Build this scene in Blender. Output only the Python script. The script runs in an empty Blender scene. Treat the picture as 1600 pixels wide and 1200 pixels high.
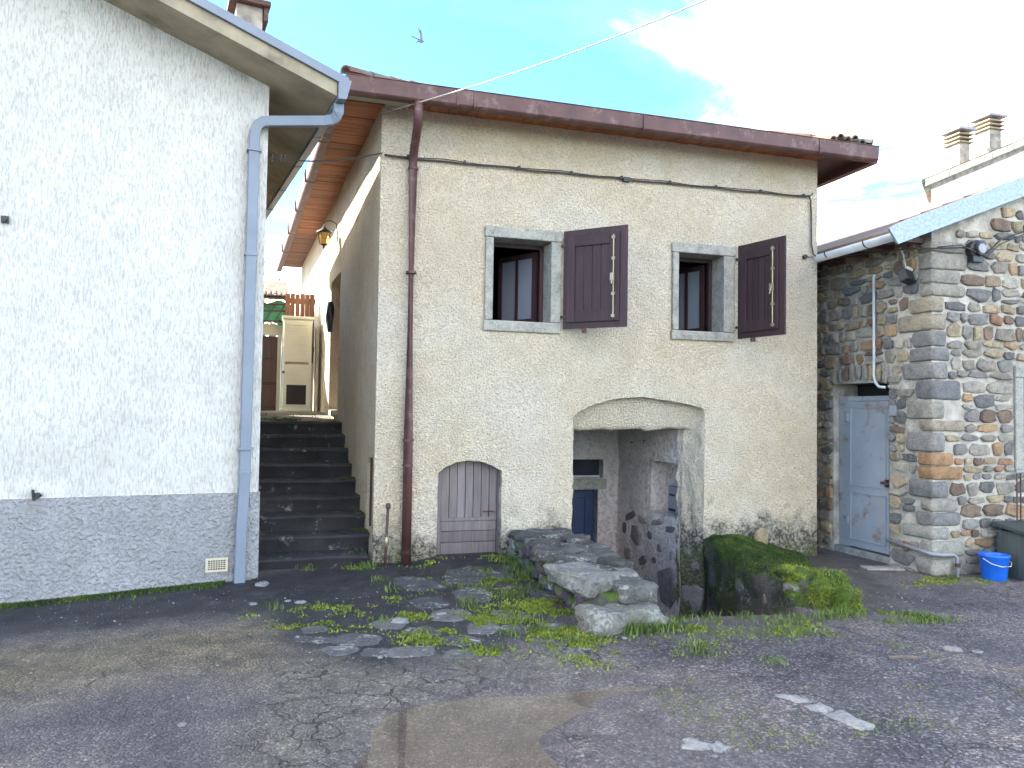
import bpy, math, random
import numpy as np
from mathutils import Vector, Matrix, Euler
from mathutils.geometry import delaunay_2d_cdt

# ------------------------------------------------------------------ camera, sky, sun, exposure
scene = bpy.context.scene
COL = scene.collection
RAD = math.radians
cam_d = bpy.data.cameras.new('camera'); cam = bpy.data.objects.new('camera', cam_d); COL.objects.link(cam)
cam_d.sensor_fit = 'HORIZONTAL'; cam_d.sensor_width = 36.0; cam_d.lens = 27.0
cam_d.clip_start = 0.05; cam_d.clip_end = 2000
_y, _p, _r = RAD(16.5), RAD(2.05), RAD(0.9)
_fw = Vector((math.sin(_y)*math.cos(_p), math.cos(_y)*math.cos(_p), math.sin(_p)))
_rt = Vector((math.cos(_y), -math.sin(_y), 0)); _up = _rt.cross(_fw)
_r2 = _rt*math.cos(_r) + _up*math.sin(_r); _u2 = -_rt*math.sin(_r) + _up*math.cos(_r)
_M = Matrix((_r2, _u2, -_fw)).transposed().to_4x4(); _M.translation = Vector((0, 0, 1.6))
cam.matrix_world = _M
scene.camera = cam

TO_SUN = Vector((-0.66, 0.55, 0.50)).normalized()
sun_el = math.asin(TO_SUN.z); sun_az = math.atan2(TO_SUN.x, TO_SUN.y)      # azimuth clockwise from +Y
scene.world = bpy.data.worlds.new('World'); scene.world.use_nodes = True
wt = scene.world.node_tree; wt.nodes.clear()

def nd(nt, typ, props=None, **ins):
    n = nt.nodes.new(typ)
    for k, v in (props or {}).items(): setattr(n, k, v)
    for k, v in ins.items():
        k = k.replace('_', ' ')
        s = n.inputs[int(k[1:])] if (k[0] == 'i' and k[1:].isdigit()) else n.inputs[k]
        if isinstance(v, bpy.types.NodeSocket): nt.links.new(v, s)
        else: s.default_value = v
    return n
def ramp(nt, fac, stops):
    n = nt.nodes.new('ShaderNodeValToRGB'); nt.links.new(fac, n.inputs[0]); e = n.color_ramp.elements
    while len(e) < len(stops): e.new(0.5)
    for el, (p, c) in zip(e, stops):
        el.position = p; el.color = c if len(c) == 4 else (*c, 1)
    return n.outputs[0]
def mix(nt, fac, a, b, blend='MIX'):
    n = nt.nodes.new('ShaderNodeMix'); n.data_type = 'RGBA'; n.blend_type = blend
    for s, v in ((n.inputs[0], fac), (n.inputs[6], a), (n.inputs[7], b)):
        if isinstance(v, bpy.types.NodeSocket): nt.links.new(v, s)
        elif isinstance(v, (int, float)): s.default_value = v
        else: s.default_value = (*v, 1) if len(v) == 3 else v
    return n.outputs[2]
def math_(nt, op, a, b=0.0, c=None, clamp=False):
    n = nt.nodes.new('ShaderNodeMath'); n.operation = op; n.use_clamp = clamp
    for s, v in zip(n.inputs, (a, b, c)):
        if v is None: continue
        if isinstance(v, bpy.types.NodeSocket): nt.links.new(v, s)
        else: s.default_value = v
    return n.outputs[0]

sky = nd(wt, 'ShaderNodeTexSky', dict(sky_type='NISHITA', sun_disc=False, sun_elevation=sun_el, sun_rotation=sun_az, altitude=300.0, air_density=1.0, dust_density=0.1, ozone_density=2.0))
gen = nd(wt, 'ShaderNodeTexCoord').outputs['Generated']
sep = nd(wt, 'ShaderNodeSeparateXYZ', Vector=gen)
# cloud layer: project the view direction on a flat sheet of cloud so that it stretches towards the horizon
zz = math_(wt, 'MAXIMUM', sep.outputs[2], 0.06)
cx = math_(wt, 'DIVIDE', sep.outputs[0], zz); cy = math_(wt, 'DIVIDE', sep.outputs[1], zz)
cv = nd(wt, 'ShaderNodeCombineXYZ', X=cx, Y=cy, Z=34.18).outputs[0]
n1 = nd(wt, 'ShaderNodeTexNoise', Vector=cv, Scale=0.42, Detail=8.0, Roughness=0.62, Distortion=0.35).outputs[0]
CLOUD = ramp(wt, n1, [(0.40, (0, 0, 0)), (0.47, (0.012, 0.012, 0.012)), (0.51, (0.07, 0.07, 0.07)), (0.56, (0.45, 0.45, 0.45)), (0.61, (1, 1, 1))])
cloudcol = nd(wt, 'ShaderNodeRGB').outputs[0]; cloudcol.default_value = (17.5, 14.6, 11.0, 1)
clear = mix(wt, 1.0, sky.outputs[0], (0.36, 0.66, 0.84), 'MULTIPLY')
skymix = mix(wt, CLOUD, clear, cloudcol)
bg = nd(wt, 'ShaderNodeBackground', Color=skymix, Strength=0.13)
nd(wt, 'ShaderNodeOutputWorld', Surface=bg.outputs[0])

sd = bpy.data.lights.new('sun', 'SUN'); sun = bpy.data.objects.new('sun', sd); COL.objects.link(sun)
sd.energy = 4.0; sd.angle = RAD(0.5); sd.color = (1.0, 0.93, 0.82)
sun.rotation_euler = (-TO_SUN).to_track_quat('-Z', 'Y').to_euler()
sun.location = TO_SUN*40

scene.view_settings.view_transform = 'Standard'; scene.view_settings.look = 'None'
scene.view_settings.gamma = 1.0; scene.view_settings.use_curve_mapping = False
scene.view_settings.exposure = 2.78
scene.render.engine = 'CYCLES'
scene.cycles.use_adaptive_sampling = True; scene.cycles.adaptive_threshold = 0.02
scene.cycles.max_bounces = 5; scene.cycles.diffuse_bounces = 3; scene.cycles.transparent_max_bounces = 8

# ------------------------------------------------------------------ helpers
rng = random.Random(11); nr = np.random.default_rng(7)
def lerp(a, b, t): return a + (b-a)*t
def smooth(t):
    t = np.clip(t, 0, 1); return t*t*(3-2*t)
_lat = nr.random((64, 64, 64))
def vnoise(x, y, z=0.0):
    """smooth lattice noise, -1..1 (numpy arrays)"""
    x, y, z = np.broadcast_arrays(np.asarray(x, float), np.asarray(y, float), np.asarray(z, float))
    xi, yi, zi = np.floor(x).astype(int), np.floor(y).astype(int), np.floor(z).astype(int)
    fx, fy, fz = x-xi, y-yi, z-zi
    fx, fy, fz = fx*fx*(3-2*fx), fy*fy*(3-2*fy), fz*fz*(3-2*fz)
    g = lambda a, b, c: _lat[(xi+a) & 63, (yi+b) & 63, (zi+c) & 63]
    r = 0
    for a in (0, 1):
        for b in (0, 1):
            for c in (0, 1):
                r = r + g(a, b, c)*(fx if a else 1-fx)*(fy if b else 1-fy)*(fz if c else 1-fz)
    return r*2-1
def fbm(x, y, z=0.0, o=4):
    r = 0; a = 1.0; s = 0
    for k in range(o):
        r = r + a*vnoise(x*2**k+17*k, y*2**k+5*k, z*2**k+11*k); s += a; a *= 0.5
    return r/s

class MB:
    def __init__(s): s.v = []; s.f = []
    def add(s, vs, fs):
        o = len(s.v); s.v += [tuple(v) for v in vs]; s.f += [tuple(i+o for i in f) for f in fs]; return s
    def box(s, x0, x1, y0, y1, z0, z1, M=None):
        vs = [Vector((x, y, z)) for z in (z0, z1) for y in (y0, y1) for x in (x0, x1)]
        if M is not None: vs = [M @ v for v in vs]
        return s.add(vs, [(0, 2, 3, 1), (4, 5, 7, 6), (0, 1, 5, 4), (2, 6, 7, 3), (0, 4, 6, 2), (1, 3, 7, 5)])
    def tube(s, pts, r, n=8, cap=True, scale=None):
        pts = [Vector(p) for p in pts]; rings = []
        for i, p in enumerate(pts):
            t = (pts[min(i+1, len(pts)-1)] - pts[max(i-1, 0)]).normalized()
            a = t.cross(Vector((0, 0, 1)))
            if a.length < 1e-3: a = Vector((1, 0, 0))
            if a.dot(Vector((1, 0.3, 0))) < 0: a = -a
            a.normalize(); b = t.cross(a).normalized()
            rr = r[i] if isinstance(r, (list, tuple)) else r
            rings.append([p + (a*math.cos(2*math.pi*k/n) + b*math.sin(2*math.pi*k/n))*rr for k in range(n)])
        vs = [v for ring in rings for v in ring]; fs = []
        for i in range(len(pts)-1):
            for k in range(n):
                fs.append((i*n+k, i*n+(k+1) % n, (i+1)*n+(k+1) % n, (i+1)*n+k))
        if cap: fs += [tuple(range(n))[::-1], tuple((len(pts)-1)*n+k for k in range(n))]
        return s.add(vs, fs)
    def sqtube(s, pts, hx, hy):
        """rectangular pipe"""
        pts = [Vector(p) for p in pts]; vs = []; fs = []
        for i, p in enumerate(pts):
            t = (pts[min(i+1, len(pts)-1)] - pts[max(i-1, 0)]).normalized()
            b = s.side; a = t.cross(b).normalized()
            for (i1, j1) in ((-1, -1), (1, -1), (1, 1), (-1, 1)): vs.append(p + a*hx*i1 + b*hy*j1)
        for i in range(len(pts)-1):
            for k in range(4): fs.append((i*4+k, i*4+(k+1) % 4, i*4+4+(k+1) % 4, i*4+4+k))
        fs += [(3, 2, 1, 0), tuple(len(pts)*4-4+k for k in range(4))]
        return s.add(vs, fs)
    def lathe(s, c, prof, n=16, M=None):
        vs = []; fs = []
        for (r, z) in prof:
            for k in range(n):
                v = Vector((r*math.cos(2*math.pi*k/n), r*math.sin(2*math.pi*k/n), z))
                if M is not None: v = M @ v
                vs.append(v + Vector(c))
        for i in range(len(prof)-1):
            for k in range(n): fs.append((i*n+k, i*n+(k+1) % n, (i+1)*n+(k+1) % n, (i+1)*n+k))
        return s.add(vs, fs)
    def prism(s, poly, fn, d0, d1):
        """poly of 2D points; fn(a,b,d)->xyz"""
        n = len(poly)
        vs = [fn(a, b, d0) for a, b in poly] + [fn(a, b, d1) for a, b in poly]
        fs = [tuple(range(n)), tuple(range(2*n-1, n-1, -1))] + [(k, k+n, (k+1) % n+n, (k+1) % n) for k in range(n)]
        return s.add(vs, fs)
    def arc_gutter(s, p0, p1, r, side, n=9, th=0.006):
        p0, p1 = Vector(p0), Vector(p1); side = Vector(side).normalized(); vs = []
        for p in (p0, p1):
            for rr in (r, r-th):
                for k in range(n+1):
                    a = math.pi*k/n
                    vs.append(p + side*rr*math.cos(a) + Vector((0, 0, -1))*rr*math.sin(a))
        m = n+1; fs = []
        for k in range(n):
            fs += [(k, k+1, 2*m+k+1, 2*m+k), (m+k+1, m+k, 3*m+k, 3*m+k+1), (k+1, k, m+k, m+k+1), (2*m+k, 2*m+k+1, 3*m+k+1, 3*m+k)]
        fs += [(0, 2*m, 3*m, m), (n, m+n, 3*m+n, 2*m+n)]
        return s.add(vs, fs)
    def build(s, name, m, parent=None, smooth_=False, bevel=0.0, fixn=True):
        me = bpy.data.meshes.new(name); me.from_pydata(s.v, [], s.f)
        return link(name, me, m, parent, smooth_, bevel, fixn)
import bmesh
def link(name, me, m, parent=None, smooth_=False, bevel=0.0, fixn=True):
    if fixn:
        b = bmesh.new(); b.from_mesh(me); bmesh.ops.recalc_face_normals(b, faces=b.faces); b.to_mesh(me); b.free()
    if smooth_: me.polygons.foreach_set('use_smooth', [True]*len(me.polygons))
    o = bpy.data.objects.new(name, me); COL.objects.link(o)
    if m is not None: me.materials.append(m)
    if parent is not None: adopt(o, parent)
    if bevel:
        md = o.modifiers.new('bevel', 'BEVEL'); md.width = bevel; md.segments = 2; md.limit_method = 'ANGLE'; md.angle_limit = RAD(40)
    return o
def root_loc(p):
    l = Vector(p.location)
    while p.parent: p = p.parent; l = Vector(p.location) if p.parent is None else l
    return l
def adopt(o, parent):
    o.parent = parent
    o.matrix_parent_inverse = WM(parent).inverted()
_wm = {}
def WM(o):
    """world matrix without waiting for the depsgraph"""
    if o.parent is None: return o.matrix_basis.copy()
    return WM(o.parent) @ o.matrix_parent_inverse @ o.matrix_basis
def thing(name, label, cat, loc, group=None):
    o = bpy.data.objects.new(name, None); COL.objects.link(o); o.location = loc; o.empty_display_size = 0.1
    return tag(o, label, cat, group)
def tag(o, label, cat, group=None):
    o['label'] = label; o['category'] = cat
    if group: o['group'] = group
    return o
def struct(o): o['kind'] = 'structure'; return o
def stuff(o): o['kind'] = 'stuff'; return o

# ------------------------------------------------------------------ materials
def newmat(name):
    m = bpy.data.materials.new(name); m.use_nodes = True; nt = m.node_tree; nt.nodes.clear()
    out = nt.nodes.new('ShaderNodeOutputMaterial'); b = nt.nodes.new('ShaderNodeBsdfPrincipled')
    nt.links.new(b.outputs[0], out.inputs[0])
    pos = nt.nodes.new('ShaderNodeNewGeometry').outputs['Position']
    return m, nt, b, pos
def setin(nt, b, **kw):
    for k, v in kw.items():
        s = b.inputs[k.replace('_', ' ')]
        if isinstance(v, bpy.types.NodeSocket): nt.links.new(v, s)
        else: s.default_value = (*v, 1) if isinstance(v, tuple) and len(v) == 3 else v
def noise(nt, pos, scale, detail=4.0, rough=0.55, dist=0.0):
    return nd(nt, 'ShaderNodeTexNoise', Vector=pos, Scale=scale, Detail=detail, Roughness=rough, Distortion=dist).outputs[0]
def bump(nt, h, strength, dist, normal=None):
    n = nd(nt, 'ShaderNodeBump', Height=h, Strength=strength, Distance=dist)
    if normal is not None: nt.links.new(normal, n.inputs['Normal'])
    return n.outputs[0]
def simple(name, col, rough=0.7, var=0.15, vs=6.0, bs=60.0, bd=0.002, metallic=0.0, wear=None, spec=0.5):
    m, nt, b, pos = newmat(name)
    n = noise(nt, pos, vs, 5); lo = tuple(c*(1-var) for c in col); hi = tuple(min(1, c*(1+var)) for c in col)
    c = ramp(nt, n, [(0.3, lo), (0.7, hi)])
    if wear:
        w = ramp(nt, noise(nt, pos, wear[1], 6, 0.65), [(wear[2], (0, 0, 0)), (min(1, wear[2]+0.12), (1, 1, 1))])
        c = mix(nt, w, c, wear[0])
    setin(nt, b, Base_Color=c, Roughness=rough, Metallic=metallic, Normal=bump(nt, noise(nt, pos, bs, 3), 0.5, bd))
    b.inputs['Specular IOR Level'].default_value = spec
    return m
def roughcast(name, col, stain, grain=40.0, depth=0.012, dirt_z=None, pit=0.5, low_dirt=(0.10, 0.10, 0.085), comb=1.0, hair=False, eave=None):
    """sprayed render: grainy relief, blotchy tint, dirt splashes along the foot"""
    m, nt, b, pos = newmat(name)
    big = noise(nt, pos, 0.9, 4, 0.6); mid = noise(nt, pos, 5.0, 4, 0.6); wpos = pos
    if comb != 1.0: pos = nd(nt, 'ShaderNodeMapping', Vector=wpos, Scale=(1, 1, comb)).outputs[0]
    c = mix(nt, ramp(nt, big, [(0.38, (0, 0, 0)), (0.68, (1, 1, 1))]), col, stain)
    c = mix(nt, 0.55, c, ramp(nt, mid, [(0.25, (0.72, 0.70, 0.66)), (0.75, (1, 1, 1))]), 'MULTIPLY')
    g = nd(nt, 'ShaderNodeTexNoise', Vector=pos, Scale=grain, Detail=2.0, Roughness=0.6, Distortion=0.3).outputs[0]
    v = nd(nt, 'ShaderNodeTexVoronoi', dict(feature='SMOOTH_F1'), Vector=pos, Scale=grain*1.15, Smoothness=0.5).outputs['Distance']
    h = math_(nt, 'ADD', math_(nt, 'MULTIPLY', ramp(nt, g, [(0.36, (0, 0, 0)), (0.62, (1, 1, 1))]), 0.7), math_(nt, 'MULTIPLY', v, -0.6))
    # pits coloured darker: the shade of the relief painted in
    c = mix(nt, ramp(nt, g, [(0.36, (pit, pit, pit)), (0.50, (0, 0, 0))]), c, tuple(x*0.45 for x in stain))
    if hair:
        wv = nd(nt, 'ShaderNodeVectorMath', dict(operation='ADD'), i0=wpos, i1=nd(nt, 'ShaderNodeVectorMath', dict(operation='SCALE'), i0=nd(nt, 'ShaderNodeTexNoise', Vector=wpos, Scale=3.0, Detail=4.0).outputs[1], Scale=0.45).outputs[0]).outputs[0]
        ck = nd(nt, 'ShaderNodeTexVoronoi', dict(feature='DISTANCE_TO_EDGE'), Vector=wv, Scale=1.1).outputs[0]
        ck = math_(nt, 'MULTIPLY', ramp(nt, ck, [(0.001, (0.5, 0.5, 0.5)), (0.005, (0, 0, 0))]), ramp(nt, noise(nt, wpos, 0.9, 3), [(0.48, (0, 0, 0)), (0.58, (1, 1, 1))]))
        c = mix(nt, ck, c, (0.30, 0.27, 0.24))
    pos = wpos
    if eave is not None:      # ochre under the eaves: part stain, part dimmer warm light painted in
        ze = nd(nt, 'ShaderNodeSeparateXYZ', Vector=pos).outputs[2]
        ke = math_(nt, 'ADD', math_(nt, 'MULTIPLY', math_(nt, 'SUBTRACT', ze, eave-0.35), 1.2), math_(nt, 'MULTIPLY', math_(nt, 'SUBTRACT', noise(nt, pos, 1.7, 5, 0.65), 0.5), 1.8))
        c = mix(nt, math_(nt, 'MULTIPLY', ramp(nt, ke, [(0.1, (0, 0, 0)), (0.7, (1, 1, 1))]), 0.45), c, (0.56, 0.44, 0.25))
    if dirt_z is not None:
        z = nd(nt, 'ShaderNodeSeparateXYZ', Vector=pos).outputs[2]
        k = math_(nt, 'ADD', math_(nt, 'MULTIPLY', math_(nt, 'SUBTRACT', dirt_z, z), 1.7), math_(nt, 'MULTIPLY', math_(nt, 'SUBTRACT', noise(nt, pos, 2.6, 6, 0.7), 0.5), 2.6))
        k2 = math_(nt, 'MULTIPLY', ramp(nt, k, [(0.25, (0, 0, 0)), (0.75, (1, 1, 1))]), ramp(nt, noise(nt, pos, 30, 3), [(0.35, (0.35, 0.35, 0.35)), (0.6, (1, 1, 1))]))
        c = mix(nt, k2, c, low_dirt)
        k3 = math_(nt, 'MULTIPLY', ramp(nt, math_(nt, 'ADD', math_(nt, 'MULTIPLY', math_(nt, 'SUBTRACT', dirt_z-0.35, z), 2.2), math_(nt, 'MULTIPLY', math_(nt, 'SUBTRACT', noise(nt, pos, 3.7, 6, 0.7), 0.5), 2.6)), [(0.2, (0, 0, 0)), (0.8, (1, 1, 1))]), 0.6)
        c = mix(nt, k3, c, (0.10, 0.13, 0.035))
    setin(nt, b, Base_Color=c, Roughness=0.92, Normal=bump(nt, h, 1.0, depth))
    b.inputs['Specular IOR Level'].default_value = 0.2
    return m
def stone_mat(name, tint=None, lichen=0.0, moss=0.0, bumpd=0.02):
    """natural stone; the colour of each stone is its own (object colour)"""
    m, nt, b, pos = newmat(name)
    oc = nd(nt, 'ShaderNodeObjectInfo').outputs['Color'] if tint is None else None
    c = oc if oc is not None else mix(nt, 0.0, tint, tint)
    n = noise(nt, pos, 9.0, 7, 0.65); f = noise(nt, pos, 45.0, 4, 0.6)
    c = mix(nt, 0.8, c, ramp(nt, n, [(0.3, (0.5, 0.5, 0.52)), (0.5, (0.95, 0.95, 0.95)), (0.7, (1.3, 1.22, 1.1))]), 'MULTIPLY')
    c = mix(nt, 0.6, c, ramp(nt, f, [(0.35, (0.6, 0.6, 0.6)), (0.6, (1.1, 1.1, 1.1))]), 'MULTIPLY')
    if lichen:
        l = math_(nt, 'ADD', math_(nt, 'MULTIPLY', noise(nt, pos, 5.0, 4), .5), math_(nt, 'MULTIPLY', noise(nt, pos, 26.0, 5, .65), .5))
        c = mix(nt, ramp(nt, l, [(0.57-0.12*lichen, (0, 0, 0)), (0.64-0.12*lichen, (0.9, 0.9, 0.9))]), c, (0.34, 0.345, 0.30))
    if moss:
        up = nd(nt, 'ShaderNodeSeparateXYZ', Vector=nt.nodes['Geometry'].outputs['Normal']).outputs[2]
        k = math_(nt, 'ADD', math_(nt, 'MULTIPLY', up, 0.25), noise(nt, pos, 5.0, 6, 0.65))
        c = mix(nt, ramp(nt, k, [(0.72-0.3*moss, (0, 0, 0)), (0.85-0.3*moss, (1, 1, 1))]), c, (0.075, 0.11, 0.018))
    h = math_(nt, 'ADD', n, math_(nt, 'MULTIPLY', f, 0.4))
    setin(nt, b, Base_Color=c, Roughness=0.88, Normal=bump(nt, h, 0.8, bumpd))
    b.inputs['Specular IOR Level'].default_value = 0.25
    return m
def planks_mat(name, col, dark, axis=2, rough=0.65):
    """painted or weathered wood with grain along one axis"""
    m, nt, b, pos = newmat(name)
    sc = [22.0, 22.0, 22.0]; sc[axis] = 1.3
    mp = nd(nt, 'ShaderNodeMapping', Vector=pos, Scale=tuple(sc)).outputs[0]
    g = noise(nt, mp, 1.6, 5, 0.6); rnd = nd(nt, 'ShaderNodeObjectInfo').outputs['Random']
    c = ramp(nt, g, [(0.3, dark), (0.65, col)])
    k = nd(nt, 'ShaderNodeMapRange', Value=rnd, To_Min=0.75, To_Max=1.15).outputs[0]
    c = mix(nt, 1.0, c, nd(nt, 'ShaderNodeCombineXYZ', X=k, Y=k, Z=k).outputs[0], 'MULTIPLY')
    setin(nt, b, Base_Color=c, Roughness=rough, Normal=bump(nt, g, 0.4, 0.003))
    return m
MAT = {}
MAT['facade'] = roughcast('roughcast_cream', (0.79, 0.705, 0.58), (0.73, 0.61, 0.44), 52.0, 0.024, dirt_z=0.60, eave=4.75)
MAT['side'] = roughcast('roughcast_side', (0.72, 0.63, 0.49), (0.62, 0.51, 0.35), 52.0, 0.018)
MAT['alcove'] = roughcast('old_lime_plaster', (0.68, 0.62, 0.61), (0.58, 0.52, 0.51), 20.0, 0.016)
MAT['white_wall'] = roughcast('combed_white_render', (0.64, 0.622, 0.59), (0.56, 0.54, 0.50), 70.0, 0.007, pit=0.45, comb=0.22, hair=True)
MAT['plinth'] = roughcast('grey_spatter_plinth', (0.36, 0.36, 0.365), (0.29, 0.29, 0.30), 30.0, 0.016, dirt_z=0.0, pit=0.35, low_dirt=(0.06, 0.06, 0.05))
MAT['mortar'] = simple('lime_mortar', (0.40, 0.37, 0.32), 0.95, 0.4, 5, 40, 0.025, wear=((0.24, 0.22, 0.19), 3.0, 0.52))
MAT['stone'] = stone_mat('rubble_stone')
MAT['lichen'] = stone_mat('lichen_stone', None, 0.38, 0.0, 0.07)
MAT['slab'] = stone_mat('dark_slab', None, 0.12, 0.0, 0.07)
MAT['paving'] = stone_mat('paving_stone', None, 0.18, 0.0, 0.02)
MAT['mossy'] = stone_mat('mossy_stone', None, 0.15, 0.45, 0.05)
MAT['frame_stone'] = stone_mat('grey_sandstone', (0.34, 0.33, 0.29), 0.0, 0.0, 0.008)
MAT['concrete'] = simple('aged_concrete', (0.29, 0.245, 0.17), 0.9, 0.35, 2.2, 50, 0.004, wear=((0.16, 0.14, 0.10), 2.0, 0.56))
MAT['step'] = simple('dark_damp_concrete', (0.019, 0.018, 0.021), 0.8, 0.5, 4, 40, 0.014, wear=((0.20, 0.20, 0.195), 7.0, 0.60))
MAT['brown_metal'] = simple('brown_painted_metal', (0.085, 0.032, 0.029), 0.52, 0.3, 5, 30, 0.002, wear=((0.16, 0.095, 0.085), 6.0, 0.54))
MAT['grey_metal'] = simple('blue_grey_painted_metal', (0.16, 0.19, 0.24), 0.42, 0.1, 3, 30, 0.001)
MAT['zinc'] = simple('galvanised_sheet', (0.27, 0.31, 0.375), 0.45, 0.25, 30, 30, 0.001, metallic=0.35)
MAT['white_metal'] = simple('white_gutter_paint', (0.55, 0.56, 0.57), 0.45, 0.12, 5, 30, 0.001)
MAT['plank'] = planks_mat('varnished_soffit_board', (0.44, 0.155, 0.055), (0.22, 0.07, 0.030), 0)
MAT['shutter'] = planks_mat('dark_red_shutter_paint', (0.050, 0.020, 0.024), (0.022, 0.010, 0.012), 2, 0.62)
MAT['cellar'] = planks_mat('faded_violet_brown_wood', (0.19, 0.16, 0.16), (0.11, 0.09, 0.092), 2, 0.75)
MAT['blue_door'] = simple('dark_blue_door_paint', (0.012, 0.035, 0.10), 0.45, 0.2, 5, 30, 0.001)
MAT['dark_wood'] = planks_mat('dark_brown_wood', (0.085, 0.040, 0.026), (0.045, 0.022, 0.016), 2, 0.6)
MAT['brass'] = simple('pale_brass', (0.34, 0.28, 0.20), 0.4, 0.2, 20, 60, 0.001, metallic=0.6)
MAT['black'] = simple('black_plastic', (0.018, 0.018, 0.020), 0.45, 0.2, 8, 60, 0.001)
MAT['iron'] = simple('rusty_iron', (0.10, 0.055, 0.045), 0.75, 0.4, 20, 90, 0.003, metallic=0.3)
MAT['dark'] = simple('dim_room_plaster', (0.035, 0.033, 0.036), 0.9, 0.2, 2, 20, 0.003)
MAT['tile'] = simple('clay_roof_tile', (0.19, 0.115, 0.08), 0.9, 0.45, 5, 40, 0.006, wear=((0.13, 0.125, 0.11), 5.0, 0.48))
MAT['steel_door'] = simple('blue_grey_steel_door_paint', (0.31, 0.325, 0.35), 0.5, 0.12, 2.5, 20, 0.001, wear=((0.22, 0.14, 0.09), 4.5, 0.565))
MAT['bucket'] = simple('blue_bucket_plastic', (0.010, 0.13, 0.62), 0.38, 0.1, 8, 30, 0.0005)
MAT['green_wood'] = planks_mat('weathered_dark_green_wood', (0.07, 0.085, 0.08), (0.035, 0.045, 0.042), 2, 0.7)
MAT['cream_plastic'] = simple('cream_plastic', (0.72, 0.70, 0.56), 0.5, 0.08, 3, 30, 0.0005)
MAT['beige'] = simple('beige_paint', (0.50, 0.44, 0.33), 0.8, 0.15, 3, 30, 0.002)
MAT['grey_box'] = simple('grey_meter_box', (0.26, 0.26, 0.29), 0.5, 0.1, 6, 30, 0.0005)
MAT['cable'] = simple('dark_cable_sheath', (0.035, 0.034, 0.033), 0.6, 0.2, 9, 40, 0.0005)
MAT['wire'] = simple('pale_wire', (0.45, 0.40, 0.36), 0.6, 0.2, 9, 40, 0.0005)
MAT['tarp'] = simple('green_tarpaulin', (0.05, 0.24, 0.10), 0.6, 0.4, 6, 20, 0.01)
MAT['bark'] = simple('bare_bark', (0.16, 0.12, 0.10), 0.9, 0.3, 8, 40, 0.004)
MAT['far_wall'] = simple('far_white_plaster', (0.72, 0.66, 0.60), 0.9, 0.08, 2, 20, 0.004)
MAT['far_tile'] = simple('pale_verge_tile', (0.60, 0.56, 0.40), 0.85, 0.12, 2, 20, 0.003)
MAT['chimney'] = simple('chimney_brick_render', (0.30, 0.27, 0.23), 0.9, 0.45, 6, 60, 0.008)
MAT['bird'] = simple('pigeon_plumage', (0.12, 0.125, 0.15), 0.8, 0.4, 12, 60, 0.001)
MAT['wood_rough'] = planks_mat('reddish_boards', (0.21, 0.085, 0.045), (0.11, 0.045, 0.026), 2)

m, nt, b, pos = newmat('moss_green'); rn = math_(nt, 'ADD', math_(nt, 'MULTIPLY', noise(nt, pos, 3.0, 4), .5), math_(nt, 'MULTIPLY', noise(nt, pos, 38.0, 3), .5))
setin(nt, b, Base_Color=ramp(nt, rn, [(0.36, (0.06, 0.095, 0.012)), (0.5, (0.15, 0.20, 0.02)), (0.64, (0.28, 0.31, 0.04))]), Roughness=0.9); MAT['moss'] = m
m, nt, b, pos = newmat('dark_moss'); rn = noise(nt, pos, 4.0, 4)
setin(nt, b, Base_Color=ramp(nt, rn, [(0.3, (0.020, 0.040, 0.008)), (0.55, (0.05, 0.09, 0.012)), (0.75, (0.11, 0.15, 0.02))]), Roughness=0.95); MAT['dark_moss'] = m
m, nt, b, pos = newmat('grass_blade'); rn = noise(nt, pos, 6.0, 3)
setin(nt, b, Base_Color=ramp(nt, rn, [(0.3, (0.045, 0.085, 0.012)), (0.55, (0.10, 0.155, 0.022)), (0.75, (0.20, 0.22, 0.05))]), Roughness=0.6); MAT['grass'] = m
m, nt, b, pos = newmat('amber_lantern_glass'); setin(nt, b, Base_Color=(0.75, 0.42, 0.05), Roughness=0.25); b.inputs['Transmission Weight'].default_value = 0.5; MAT['amber'] = m
m, nt, b, pos = newmat('sky_tinted_window_glass'); setin(nt, b, Base_Color=(0.30, 0.34, 0.42), Roughness=0.12); b.inputs['Transmission Weight'].default_value = 0.25; MAT['pane'] = m  # pale blue sky reflection painted into the pane colour
m, nt, b, pos = newmat('dark_window_glass'); setin(nt, b, Base_Color=(0.03, 0.035, 0.05), Roughness=0.08); MAT['dark_pane'] = m
m, nt, b, pos = newmat('puddle_water'); setin(nt, b, Base_Color=(0.80, 0.74, 0.66), Roughness=0.015, Normal=bump(nt, noise(nt, pos, 3.0, 2), 0.05, 0.003))
b.inputs['Transmission Weight'].default_value = 1.0; b.inputs['IOR'].default_value = 1.33; MAT['water'] = m
m = bpy.data.materials.new('puddle_film'); m.use_nodes = True; nt = m.node_tree; nt.nodes.clear()
_o = nd(nt, 'ShaderNodeOutputMaterial'); _f = nd(nt, 'ShaderNodeFresnel', IOR=1.6)
_t = nd(nt, 'ShaderNodeBsdfTransparent', Color=(0.90, 0.86, 0.80, 1)); _g = nd(nt, 'ShaderNodeBsdfGlossy', Roughness=0.03, Color=(1, 1, 1, 1))
_bf = nd(nt, 'ShaderNodeNewGeometry').outputs['Backfacing']      # light leaving the film from below passes
_m = nd(nt, 'ShaderNodeMixShader', i0=math_(nt, 'MULTIPLY', _f.outputs[0], math_(nt, 'SUBTRACT', 1.0, _bf)), i1=_t.outputs[0], i2=_g.outputs[0]); nt.links.new(_m.outputs[0], _o.inputs[0])
MAT['water'] = m

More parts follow.
